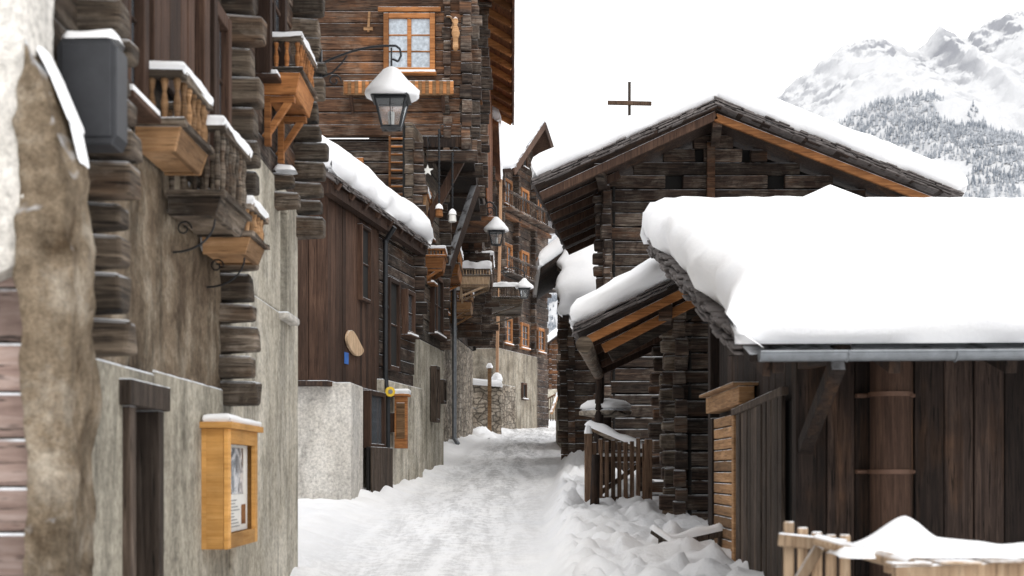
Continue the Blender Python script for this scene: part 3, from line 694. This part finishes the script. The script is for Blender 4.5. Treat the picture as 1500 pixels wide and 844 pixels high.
# ================================================================ house E
E=empty('gabled_timber_house')
a=V((-.5,47,0)); b=V((1.3,52,0)); d=(b-a).normalized(); n=V((d.y,-d.x,0)); L=(b-a).length
mb=MB(); q=[a+n*.03,a+d*4.2+n*.03,a+d*4.2-n*5,a-n*5]; mb.prism([p+UP*2.5 for p in q],(0,0,3.45),'plr')
q=[a+n*.1,a+d*1.6+n*.1,a+d*1.6-n*.5,a-n*.5]; mb.prism([p+UP*2.5 for p in q],(0,0,2.2),'stn')
mb.build('stone_base',E,.03)
mb=MB()
cl=lambda z:((0,L) if z<12.3 else ((z-12.3)/.72,L-(z-12.3)/.72))
logwall(mb,a+d*4.22,b,3.2,5.95,'log',h=.24,eb=.3)
logwall(mb,a,b,5.95,14.1,'log',h=.24,ea=.3,eb=.3,clip=cl)
a2=a-n*5; logwall(mb,a2,a,5.95,12.3,'log',h=.24,eb=.3)
for s_ in (1.7,3.6): logends(mb,*(a+d*s_).xy,6,12.6,n.xy,.22,'log',w=.22,h=.24)
for z in (8.35,10.6): mb.beam(a+n*.1+UP*z,b+n*.1+UP*z,.25,.14,'logw')
mb.build('log_walls',E,.02)
mb=MB()
for z in (11.45,9.2,6.6):
    for s_ in (.85,2.65,4.5):
        window(mb,a+d*s_+UP*z,d,.62,.7,'org','pane',2,3,.11,off=.04)
window(mb,a+d*2.65+UP*13.0,d,.4,.5,'brd','blk',1,1,.07,off=.04)
window(mb,a+d*2.6+UP*4.6,d,.35,.45,'brd','blk',1,1,.07,off=.04)
for z in (8.5,10.75):
    mb.beam(a+n*.45+UP*(z+.55),b+n*.45+UP*(z+.55),.06,.08,'log'); mb.beam(a+n*.28+UP*z,b+n*.28+UP*z,.5,.06,'log')
    for i in range(34): p=a+d*(L*i/33)+n*.45; mb.beam(p+UP*z,p+UP*(z+.5),.035,.035,'log')
pk=a+d*(L/2); ov=.8
A0=a-d*.6+UP*11.95; B0=b+d*.6+UP*11.95; P0=pk+UP*14.3
mb.prism([A0+n*ov,P0+n*ov,P0-n*5.5,A0-n*5.5],(0,0,-.14),'brd'); mb.prism([B0+n*ov,P0+n*ov,P0-n*5.5,B0-n*5.5],(0,0,-.14),'brd')
mb.beam(A0+n*(ov+.03)-UP*.12,P0+n*(ov+.03)-UP*.12,.05,.26,'brd'); mb.beam(B0+n*(ov+.03)-UP*.12,P0+n*(ov+.03)-UP*.12,.05,.26,'brd')
mb.build('roof_and_windows',E,.005)
snow('roof_snow',E,A0+n*ov,A0-n*5.5,P0-n*5.5,P0+n*ov,.5,(1,1,1,0),step=.35)
snow('roof_snow',E,B0+n*ov,B0-n*5.5,P0-n*5.5,P0+n*ov,.4,(1,1,1,0),step=.35)
for i,(s_,z) in enumerate(((.85,8.5),(2.65,8.5),(4.5,10.75))):
    c_=a+d*s_+n*.3; snow('balcony_snow',E,c_-d*.5+UP*(z+.03),c_+d*.5+UP*(z+.03),c_+d*.5-n*.2+UP*(z+.03),c_-d*.5-n*.2+UP*(z+.03),.1,step=.1)
pipe('downpipe',[(-.38,46.7,12.3),(-.4,46.7,10),(-.45,46.7,8),(-.5,46.7,6),(-.52,46.7,3.6)],.055,'copper')
e=empty('stone_retaining_wall')
rough_front([(-3,2.4),(-.35,2.4),(-.35,4.4),(-.9,4.6),(-3,4.7)],44.5,45.2,'stn','wall',e,.06,.15)
snow('snow_cap',e,(-3,44.4,4.65),(-.35,44.4,4.45),(-.35,45.3,4.45),(-3,45.3,4.65),.2)
mb=MB(); mb.beam((-.72,43.8,2.6),(-.72,43.8,5.0),.12,.12,'tan'); mb.lathe((-.72,43.8,5.0),[(.1,0),(.11,.06),(.05,.16)],'snow',10); mb.build('wooden_post')
mb=MB(); mb.lathe((-.5,44.8,4.65),[(.16,0),(.18,.1),(.12,.22),(.04,.28)],'snow',12,.3); mb.lathe((-.5,44.8,4.3),[(.15,0),(.17,.36)],'stn',10); mb.build('stone_urn')

# ================================================================ far small houses at the end of the lane
def small_house(name,x0,x1,y0,y1,z0,ze,zr,m='log',t=.4,ov=.6,wins=2):
    e=empty(name); mb=MB(); xm=(x0+x1)/2
    s=(zr-ze)/(xm-x0)
    logwall(mb,(x0,y0),(x1,y0),z0,zr,m,h=.25,ea=.2,eb=.2,clip=lambda z:((0,x1-x0) if z<ze else ((z-ze)/s,(x1-x0)-(z-ze)/s)))
    logwall(mb,(x0,y1),(x0,y0),z0,ze,m,h=.25,ea=.2,eb=.2)
    mb.bx(x0-.05,x1+.05,y0-.05,y1,z0-2,z0,'pla')
    for i in range(wins): window(mb,(x0+(x1-x0)*(i+.5)/wins,y0-.0,z0+(ze-z0)*.5),(1,0),.6,.75,'org','pane',2,2,.09)
    zl=ze-ov*s
    PL=[(x0-ov,y0-ov,zl),(x0-ov,y1,zl),(xm,y1,zr+.05),(xm,y0-ov,zr+.05)]
    PR=[(x1+ov,y0-ov,zl),(x1+ov,y1,zl),(xm,y1,zr+.05),(xm,y0-ov,zr+.05)]
    roofslab(mb,PL,.12,'brdd'); roofslab(mb,PR,.12,'brdd'); mb.build('walls_and_roof',e,.012)
    snow('roof_snow',e,*PL,t,(1,1,1,0),step=.3); snow('roof_snow',e,*PR,t,(1,1,1,0),step=.3)
small_house('log_cabin',1.9,5.5,70,76,5.9,8.3,9.6,m='logw')
small_house('log_cabin',-3.,1.4,82,88,6,9,10.8)
small_house('log_cabin',1.3,4.5,34,39,3.6,7.1,8.2,t=.45)
e=empty('lean_to_shed'); mb=MB()
logwall(mb,(1.15,28.4),(2.6,28.4),1.8,4.9,'log',h=.24,ea=.2)
logwall(mb,(1.15,31),(1.15,28.4),1.8,5.3,'log',h=.24,eb=.2)
Q=[(.98,28,4.9),(2.6,28,4.9),(2.8,30.6,7.0),(1.2,30.6,7.0)]
roofslab(mb,Q,.12,'brdd'); mb.build('walls_and_roof',e,.015)
snow('roof_snow',e,*Q,.4,step=.12,amp=.3,ej=.12,fr=1.6)
e=empty('wooden_stair_railing'); mb=MB()
for i in range(9): mb.beam((1.5+.1*i,60,3.9),(1.5+.1*i,60,4.85+.06*i),.045,.045,'log')
mb.beam((1.45,60,4.8),(2.4,60,5.35),.07,.07,'logw'); mb.beam((1.45,60,4.3),(2.4,60,4.75),.07,.07,'logw')
mb.beam((1.7,59,4.2),(2.4,61,6.2),.1,.12,'tan'); mb.build('railing',e)

# ================================================================ RIGHT: barn F
F=empty('log_barn')
def Fp(x,y,z): return V((x+.12*(y-22),y,z))
mb=MB()
X0,X1,Y=1.5,6.3,22.5
def clipF(z):
    if z>7.24: return (1.7,1.9)
    return ((3.30-(7.30-z)/.45)-X0, (3.30+(7.30-z)/.4)-X0)
logwall(mb,(X0,Y),(X1,Y),1.3,7.3,'log',h=.205,ea=.12,eb=.2,clip=clipF,ops=[(1.03,1.32,6.4,6.66),(2.72,3.0,6.4,6.66),(1.52,1.66,6.82,7.02),(2.3,2.44,6.82,7.02)])
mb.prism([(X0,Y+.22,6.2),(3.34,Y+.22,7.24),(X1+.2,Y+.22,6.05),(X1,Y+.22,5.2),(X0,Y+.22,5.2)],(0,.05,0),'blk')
p=Fp(X0,27,0); logwall(mb,(p.x,27),(X0,Y),1.3,6.4,'log',h=.205,eb=.25)
logends(mb,X0,Y+.05,1.4,6.25,(-1,0),.16,'log',w=.2,h=.205)
logends(mb,X0+.05,Y,1.4,6.4,(0,-1),.3,'log',w=.17,h=.205)
mb.build('log_walls',F,.018)
mb=MB()
mb.bx(3.2,3.33,Y-.12,Y-.03,5.9,7.1,'logw')
yf=20.95
EL=Fp(.47,yf,6.14); PK=Fp(3.28,yf,7.36); ER=Fp(7.0,yf,5.93)
bk=V((.12*6.3,6.3,0))
roofslab(mb,[EL,PK,PK+bk,EL+bk],.06,'brdd'); roofslab(mb,[ER,PK,PK+bk,ER+bk],.06,'brdd')
slates(mb,EL+V((0,0,.05)),PK+V((0,0,.05)),(0,1,0),n=26,layers=4); slates(mb,PK+V((0,0,.05)),ER+V((0,0,.05)),(0,1,0),n=34,layers=4)
slates(mb,EL+V((0,0,.04)),EL+bk+V((0,0,.04)),(1,0,.45),n=30,layers=3)
slates(mb,ER+V((0,0,.04)),ER+bk+V((0,0,.04)),(-1,0,.4),n=30,layers=3)
mb.beam(EL+V((.1,.12,-.2)),PK+V((0,.12,-.17)),.07,.13,'brd'); mb.beam(PK+V((-.02,.12,-.2)),ER+V((-.1,.12,-.18)),.07,.12,'org')
for x,z in ((1.45,6.37),(3.28,7.1),(6.3,5.95)):
    mb.beam(Fp(x,yf+.15,z),Fp(x,Y+.1,z),.14,.17,'log')
for i in range(7):
    p=EL+bk*((i+.5)/7)+V((.05,0,-.14)); mb.beam(p,p+V((1.2,0,.54)),.1,.12,'brd')
mb.build('roof_timbers',F,.006)
snow('roof_snow',F,EL+UP*.06,EL+bk+UP*.06,PK+bk+UP*.06,PK+UP*.06,.38,(1,1,1,0),step=.15,amp=.3,ej=.08)
snow('roof_snow',F,ER+UP*.06,ER+bk+UP*.06,PK+bk+UP*.06,PK+UP*.06,.38,(1,1,1,0),step=.15,amp=.22,ej=.08)
mb=MB(); mb.beam((2.58,30,1.5),(2.58,30,10.25),.06,.06,'brdg'); mb.beam((2.1,29.95,9.78),(3.06,29.95,9.76),.06,.09,'gate')
mb.build('wooden_cross',None,.006)
e=empty('small_hut'); mb=MB()
logwall(mb,(3.1,17.4),(5.2,17.4),1.1,4.3,'log',ea=.1,eb=.1,clip=lambda z:((0,2.1) if z<3.9 else ((z-3.9)*1.2,2.1-(z-3.9)*1.2)))
logwall(mb,(3.1,18.8),(3.1,17.4),1.1,3.9,'log'); logwall(mb,(5.2,17.4),(5.2,18.8),1.1,3.9,'log')
H1=[(2.85,17.1,4.4),(2.85,19,4.4),(4.0,19,4.9),(4.0,17.1,4.9)]; H2=[(5.2,17.1,4.45),(5.2,19,4.45),(4.0,19,4.9),(4.0,17.1,4.9)]
roofslab(mb,H1,.08,'slate'); roofslab(mb,H2,.08,'slate'); mb.build('walls_and_roof',e,.012)
snow('roof_snow',e,*H1,.42,(1,1,1,0),step=.15,amp=.1); snow('roof_snow',e,*H2,.42,(1,1,1,0),step=.15,amp=.1)

# ================================================================ granary G
G=empty('log_granary')
mb=MB()
def Gp(x,y,z): return V((x+.10*(y-14.2),y,z))
logwall(mb,(1.8,15.2),(4.2,15.2),.9,3.9,'log',h=.18,ea=.16,eb=.1)
p=Gp(1.75,20,0); logwall(mb,(p.x,20),(1.8,15.2),1.0,3.55,'log',h=.18,eb=.25,ea=.1)
logends(mb,1.8,15.25,.95,3.6,(-1,0),.14,'logg',w=.17,h=.18)
logends(mb,2.0,17.8,1.2,3.5,(-1,0),.22,'log',w=.17,h=.18)
mb.build('log_walls',G,.018)
mb=MB()
EL=Gp(.68,14.15,3.17); PK=Gp(2.5,14.15,4.03); ER=Gp(4.4,14.15,3.2); bk=V((.5,5.2,0))
roofslab(mb,[EL,PK,PK+bk,EL+bk],.05,'brdd'); roofslab(mb,[ER,PK,PK+bk,ER+bk],.05,'brdd')
slates(mb,EL+UP*.05,PK+UP*.05,(0,1,0),n=22,layers=3,sz=.3); slates(mb,EL+UP*.04,EL+bk+UP*.04,(1,0,.46),n=24,layers=3)
mb.beam(EL+V((.12,.1,-.1)),PK+V((0,.1,-.12)),.06,.09,'org'); mb.beam(EL+V((.3,.45,-.16)),PK+V((0,.45,-.24)),.07,.1,'org'); mb.beam(EL+V((.4,.9,-.2)),PK+V((0,.9,-.28)),.1,.14,'log')
mb.beam(Gp(1.6,14.35,3.38),Gp(1.6,15.2,3.38),.14,.16,'log')
mb.cyl(EL+V((.05,-.45,-.2)),EL+bk+V((.05,0,-.1)),.085,.08,'logg',12)
mb.cyl((1.2,19.3,1.3),(1.25,19.3,3.2),.07,.06,'brdd',8); mb.cyl((1.0,16.6,1.1),(1.02,16.6,1.9),.06,.05,'brdd',8)
for i in range(5):
    p=EL+bk*((i+.5)/5)+V((.05,0,-.12)); mb.beam(p,p+V((1.1,0,.51)),.09,.1,'brd')
mb.build('roof_timbers',G,.005)
snow('roof_snow',G,EL+UP*.06,EL+bk+UP*.06,PK+bk+UP*.06,PK+UP*.06,.34,(1,1,1,0),step=.09,amp=.35,ej=.1,fr=1.4)
snow('roof_snow',G,ER+UP*.06,ER+bk+UP*.06,PK+bk+UP*.06,PK+UP*.06,.3,(1,1,1,0),step=.2)

# ================================================================ shed H
H=empty('wooden_shed')
mb=MB()
boards(mb,(2.0,9.4),(8,9.4),.4,2.7,'brdd',.17)
boards(mb,(2.0,13.6),(2.0,9.4),.5,lambda s:2.0,'brdg',.19)
mb.bx(1.94,2.08,9.33,9.47,.4,2.66,'brdd'); mb.bx(1.93,2.07,13.3,13.45,.6,3.8,'brdd')
boards(mb,(2.05,13.3),(2.05,9.5),lambda s:2.0,lambda s:3.75-.285*s,'brdd',.3)
mb.box3((2.005,12.5,2.75),(-.03,0,0),(0,-1.2,-.02),(0,0,.45),'brdg')
mb.build('plank_walls',H,.006)
mb=MB()
boards(mb,(1.93,11.6),(1.93,9.55),.5,lambda s:2.2+.02*s,'brdg',.15,jit=.025,gap=.012)
mb.beam((1.9,11.7,2.2),(1.9,9.5,2.26),.05,.06,'brdg')
mb.bx(1.88,1.97,11.6,11.7,.5,2.2,'tan'); mb.bx(1.88,1.97,12.85,12.95,.5,2.2,'brdd')
z=.6
while z<2.12: mb.bx(1.9,1.94,11.7,12.85,z,z+.088,'tan'); z+=.1
mb.bx(1.86,1.99,11.2,13.1,2.25,2.4,'tan'); mb.bx(1.8,2.02,11.15,13.15,2.403,2.43,'tan')
mb.build('shutter_panel',H,.005)
mb=MB()
mb.cyl((2.55,9.2,.4),(2.55,9.2,2.5),.14,.135,'brd',16,.4)
for z in (2.2,1.68):
    mb.cyl((2.55,9.2,z),(2.55,9.2,z+.03),.148,.148,'rust',16); mb.bx(2.35,2.42,9.33,9.37,z,z+.03,'rust'); mb.bx(2.35,2.75,9.3,9.33,z+.002,z+.028,'rust')
mb.beam((2.0,9.34,1.86),(2.0,8.38,2.36),.09,.1,'brdd'); mb.beam((2.0,9.45,2.45),(2.0,8.25,2.42),.1,.1,'brdd')
for x in (4.,6.): mb.beam((x,9.45,2.45),(x,8.25,2.4),.1,.1,'brdd')
e0=V((1.42,8.15,2.40)); e1=V((8.2,8.15,2.44)); r0=V((1.42,13.95,4.0)); r1=V((8.2,13.95,4.0))
roofslab(mb,[e0,e1,r1,r0],.05,'brdd')
slates(mb,e0+V((0,.3,.13)),r0+V((0,0,.05)),(1,0,0),n=44,layers=4,sz=.3)
mb.beam(e0+V((.12,.1,-.08)),r0+V((.12,0,-.1)),.05,.1,'brdd')
for i in range(10):
    x=1.6+i*.7; mb.beam((x,8.2,2.33),(x,13.9,3.9),.07,.09,'brdd')
mb.build('roof_timbers',H,.005)
mb=MB(); n_=10; gx0,gx1=1.46,8.2
for k in range(n_):
    a0=math.pi+math.pi*k/n_; a1=math.pi+math.pi*(k+1)/n_; r=.055; cy,cz=8.07,2.40
    q=[V((gx0,cy+r*math.cos(a0),cz+r*math.sin(a0))),V((gx0,cy+r*math.cos(a1),cz+r*math.sin(a1)))]
    w=V((gx1-gx0,0,.04)); mb.add([q[0],q[1],q[1]+w,q[0]+w],[(0,1,2,3)],'zinc',.5,True)
mb.cyl((gx0,8.015,2.40),(gx1,8.015,2.44),.009,.009,'zinc',8)
mb.prism([(gx0,8.07+.055*math.cos(math.pi+math.pi*k/8),2.4+.055*math.sin(math.pi+math.pi*k/8)) for k in range(9)],(.005,0,0),'zinc')
for x in (1.98,2.62,3.3,4.,4.8):
    mb.tube([V((x,8.07+.06*math.cos(t),2.41+.06*math.sin(t))) for t in [math.pi+i*math.pi/8 for i in range(9)]],.008,'zinc',5)
mb.build('gutter',H)
snow('roof_snow',H,e0+V((0,-.02,.06)),e1+V((0,-.02,.06)),r1+V((0,0,.04)),r0+V((0,0,.04)),.48,(1,1,1,1),step=.07,amp=.08,ej=.07,fr=1.1)

# ================================================================ fences
e=empty('garden_fence'); mb=MB()
for i in range(5):
    x=1.2+i*.062; mb.box3((x,6.02+R(0,.01),.35),(.046,0,0),(0,.02,0),(0,0,1.12+R(-.01,.01)-.014*i),'pale')
mb.beam((1.17,6.0,1.40),(1.47,6.0,1.37),.03,.06,'pale'); mb.beam((1.2,5.99,1.12),(1.35,5.99,1.37),.025,.05,'pale'); mb.beam((1.17,6.0,.7),(1.47,6.0,.7),.03,.06,'pale')
mb.cyl((1.33,5.96,1.40),(1.62,5.55,1.315),.026,.03,'pale',10)
mb.beam((1.55,5.55,1.285),(3.4,5.75,1.325),.05,.065,'pale'); mb.beam((1.6,5.85,1.29),(3.4,6.1,1.33),.05,.055,'pale')
mb.beam((1.62,5.58,.3),(1.62,5.58,1.25),.07,.07,'pale'); mb.beam((2.9,5.7,.3),(2.9,5.7,1.28),.07,.07,'pale')
for i in range(9): mb.beam((1.62+i*.2,5.52,1.325+.003*i),(1.62+i*.2,6.0,1.325+.003*i),.17,.012,'pale')
mb.build('rails_and_pickets',e,.006)
def pr(s):
    return .36+.85*math.exp(-((s-.15)/.05)**2)+.3*math.exp(-((s-.2)/.12)**2)
snowrail('snow_cap',e,(1.38,5.88,1.34),(3.3,5.85,1.35),.42,.12,pr,110)
e=empty('picket_gate'); mb=MB()
for i in range(9):
    x=1.0+i*.078; mb.box3((x,17.0+R(-.01,.01),1.1+R(-.02,.02)),(.052,0,0),(0,.025,0),(0,0,.97+R(-.05,.03)),'gate')
for z in (1.35,1.85): mb.beam((.97,17.04,z),(1.72,17.04,z),.03,.07,'gate')
mb.beam((1.0,17.05,1.35),(1.68,17.05,1.85),.03,.06,'gate')
mb.beam((.95,17.02,1.0),(.95,17.02,2.17),.09,.09,'gate'); mb.beam((1.7,17.02,1.0),(1.7,17.02,2.1),.09,.09,'gate')
mb.build('pickets',e,.006)
snowrail('snow_cap',e,(.99,17.04,1.89),(1.7,17.04,1.89),.05,.04)
snowrail('snow_cap',e,(.9,17.02,2.17),(1.0,17.02,2.17),.1,.09,None,8)
e=empty('handrail'); mb=MB(); mb.beam((1.05,18.6,2.3),(1.75,18.2,1.95),.07,.07,'logg'); mb.beam((1.05,18.6,1.1),(1.05,18.6,2.3),.08,.08,'log'); mb.beam((1.7,18.2,1.1),(1.7,18.2,2.0),.08,.08,'log'); mb.build('rail',e,.006)
snowrail('snow_cap',e,(1.0,18.6,2.33),(1.78,18.2,1.98),.11,.1)
e=empty('stone_slab_table'); mb=MB(); mb.lathe((1.35,19.6,2.5),[(.2,-.03),(.36,0),(.38,.05),(.34,.08)],'stn',18,.15); mb.cyl((1.35,19.6,1.2),(1.35,19.6,2.5),.1,.08,'log',10); mb.build('table',e)
mb=MB(); mb.lathe((1.35,19.6,2.575),[(.3,0),(.36,.02),(.36,.07),(.28,.13),(.1,.16),(.02,.165)],'snow',20,.15); mb.build('snow_cap',e)
e=empty('low_wooden_rail'); mb=MB()
mb.beam((1.28,12.4,1.16),(1.62,12.1,.92),.06,.06,'brdg'); mb.beam((1.36,12.35,1.02),(1.92,12.35,1.14),.05,.06,'brdg'); mb.beam((1.36,12.4,.6),(1.36,12.4,1.1),.06,.06,'brdg'); mb.beam((1.9,12.4,.6),(1.9,12.4,1.2),.06,.06,'brdg'); mb.build('rails',e,.005)
snowrail('snow_cap',e,(1.26,12.4,1.185),(1.6,12.12,.95),.07,.05); snowrail('snow_cap',e,(1.38,12.35,1.05),(1.92,12.35,1.17),.08,.07)
def heap(c,rx,ry,h,seed):
    n=40;m_=16; vs=[]
    for j in range(m_+1):
        f=j/m_
        for i in range(n):
            a=2*math.pi*i/n; p=V((c[0]+rx*(1-f)*math.cos(a),c[1]+ry*(1-f)*math.sin(a),0)); q=V((p.x*3+seed,p.y*3,f))
            z=h*ss(f)**.8*(1+.3*noise.noise(q))+.06*noise.noise(q*3)+.03*noise.noise(q*8)
            vs.append((p.x,p.y,c[2]+z-.08))
    fs=[(j*n+i,j*n+(i+1)%n,(j+1)*n+(i+1)%n,(j+1)*n+i) for j in range(m_) for i in range(n)]
    me=bpy.data.meshes.new('snow_heap'); me.from_pydata(vs,[],fs); me.materials.append(M['snow']); me.polygons.foreach_set('use_smooth',[True]*len(fs))
    ob=bpy.data.objects.new('snow_heap',me); sc.collection.objects.link(ob)
heap((1.0,18.6,1.2),.35,.9,.4,1); heap((1.3,26,1.7),.5,1.8,.4,2); heap((.8,16.2,1.05),.25,.5,.22,3); heap((-1.0,43,2.75),.7,2.2,.4,4); heap((2.0,45,2.9),.8,3,.45,6)

# ================================================================ mountain
R_=[(-3000,200),(-1500,260),(-400,330),(0,380),(62,450),(137,520),(300,560),(437,650),(500,700),(540,730),(600,778),(640,794),(675,796),(725,774),(760,788),(781,822),(800,814),(825,796),(862,816),(937,838),(1062,858),(1400,930),(2500,1000),(4000,800)]
def mh(x,y):
    t=max(0,(y-900)/1600)
    rz=interp(x,R_)
    if y<=2500: k=t**1.15
    else: k=max(.3,1-(y-2500)/3000)
    p=V((x*.0035,y*.0035,0)); rid=1-abs(noise.noise(p))*2; rid2=1-abs(noise.noise(p*2.8+V((4,4,0))))*2; f=noise.noise(p*8)+.7*noise.noise(p*20)+.4*noise.noise(p*45)
    am=min(1,t*1.6); cr=ss((t-.7)/.3)
    return 5+rz*k+am*((32-14*cr)*rid-22+12*rid2+(9+6*cr)*f)*.8
mx=[-3000+i*100 for i in range(30)]+[i*20 for i in range(20)]+[400+i*5 for i in range(150)]+[1150+i*14 for i in range(28)]+[1560+i*80 for i in range(32)]
my=[880+i*14 for i in range(80)]+[2000+i*7 for i in range(90)]+[2640+i*120 for i in range(12)]
vs=[(x,y,mh(x,y)) for y in my for x in mx]; nx=len(mx)
fs=[(j*nx+i,j*nx+i+1,(j+1)*nx+i+1,(j+1)*nx+i) for j in range(len(my)-1) for i in range(nx-1)]
m,nt,b_=newmat('mountain_snow_and_rock'); L_=nt.links; g=N(nt,'ShaderNodeNewGeometry'); sep=N(nt,'ShaderNodeSeparateXYZ'); L_.new(g.outputs['Normal'],sep.inputs[0])
sp=N(nt,'ShaderNodeSeparateXYZ'); L_.new(g.outputs['Position'],sp.inputs[0])
n1=noi(nt,g.outputs['Position'],.025,10,.75); n2=noi(nt,g.outputs['Position'],.006,5,.6)
f=math_(nt,'ADD',sep.outputs[2],math_(nt,'MULTIPLY',n1,.8)); f=maprange(nt,f,1.08,1.2,1,0)
f=math_(nt,'MULTIPLY',f,maprange(nt,n2,.42,.58,.1,1))
f=math_(nt,'MULTIPLY',f,maprange(nt,sp.outputs[1],2080,2360,.25,.9))
L_.new(mix(nt,f,(.65,.66,.675),(.27,.28,.31)),b_.inputs['Base Color']); b_.inputs['Roughness'].default_value=.95; b_.inputs['Specular IOR Level'].default_value=.05  # shade and haze put into the colours: snow greyed, rock paled
bp=N(nt,'ShaderNodeBump'); bp.inputs['Strength'].default_value=.6; bp.inputs['Distance'].default_value=14; L_.new(n1,bp.inputs['Height']); L_.new(bp.outputs[0],b_.inputs['Normal'])
me=bpy.data.meshes.new('mountain'); me.from_pydata(vs,[],fs); me.materials.append(m); me.polygons.foreach_set('use_smooth',[True]*len(fs))
ob=bpy.data.objects.new('mountain',me); sc.collection.objects.link(ob)
vs=[];fs=[]; cnt=0
random.seed(5)
while cnt<27000:
    x=R(-100,1250); y=R(1350,2300); p=V((x*.006,y*.004,3))
    if x<250 and R(0,1)<.7: continue
    dens=noise.noise(p)*1.1+.8*noise.noise(p*3)+(.4 if y<1850 else .4-(y-1850)/480)+(x-y*.34)/1300
    if dens<R(.0,.35): continue
    z=mh(x,y); h=R(6,12); r=h*R(.16,.24); k=len(vs); a0=R(0,6)
    for lv,(rr,zz) in enumerate(((r,.05),(r*.65,.42))):
        for i in range(4): vs.append((x+rr*math.cos(a0+i*math.pi/2+lv*.8),y+rr*math.sin(a0+i*math.pi/2+lv*.8),z+h*zz))
        vs.append((x,y,z+h*(zz+.52)))
        for i in range(4): fs.append((k+lv*5+i,k+lv*5+(i+1)%4,k+lv*5+4))
    cnt+=1
m,nt,b_=newmat('hazed_snowy_conifers'); g=N(nt,'ShaderNodeNewGeometry'); n1=noi(nt,g.outputs['Position'],.12,4,.6); n2=noi(nt,g.outputs['Position'],.01,4,.6)  # distance haze put into the grey-blue tree colour; pale mix is snow dusting
nt.links.new(mix(nt,maprange(nt,math_(nt,'MULTIPLY_ADD',n2,.6,n1),.64,.95,.05,.8),(.145,.17,.205),(.6,.62,.65)),b_.inputs['Base Color']); b_.inputs['Roughness'].default_value=.9
me=bpy.data.meshes.new('distant_forest'); me.from_pydata(vs,[],fs); me.materials.append(m); ob=bpy.data.objects.new('distant_forest',me); sc.collection.objects.link(ob)

# ================================================================ light, world, camera
w=bpy.data.worlds.new('World'); sc.world=w; w.use_nodes=True; nt=w.node_tree; bg=nt.nodes['Background']
sky=nt.nodes.new('ShaderNodeTexSky'); sky.sky_type='NISHITA'; sky.sun_disc=False
el,az=math.radians(48),math.radians(165)
sky.sun_elevation=el; sky.sun_rotation=az
hs=nt.nodes.new('ShaderNodeHueSaturation'); hs.inputs['Saturation'].default_value=.25; nt.links.new(sky.outputs[0],hs.inputs['Color'])
mx_=nt.nodes.new('ShaderNodeMix'); mx_.data_type='RGBA'; mx_.inputs[0].default_value=.9
nt.links.new(hs.outputs[0],mx_.inputs[6]); mx_.inputs[7].default_value=(16.5,16.4,16.5,1)
nt.links.new(mx_.outputs[2],bg.inputs['Color']); bg.inputs['Strength'].default_value=.1
sl=bpy.data.lights.new('sun','SUN'); sl.energy=1.0; sl.angle=math.radians(30); sl.color=(1,.96,.9)
so=bpy.data.objects.new('sun',sl); sc.collection.objects.link(so)
dirv=V((math.sin(az)*math.cos(el),math.cos(az)*math.cos(el),math.sin(el)))
so.rotation_euler=dirv.to_track_quat('Z','Y').to_euler()
cam=bpy.data.cameras.new('camera'); co=bpy.data.objects.new('camera',cam); sc.collection.objects.link(co)
co.location=(0,0,1.7); co.rotation_euler=(math.radians(90),0,0); cam.lens=48; cam.sensor_width=36; cam.shift_y=.1787
cam.clip_start=.1; cam.clip_end=20000; cam.dof.use_dof=True; cam.dof.focus_distance=22; cam.dof.aperture_fstop=2.8
sc.camera=co
sc.view_settings.view_transform='Standard'; sc.view_settings.look='None'; sc.view_settings.exposure=0
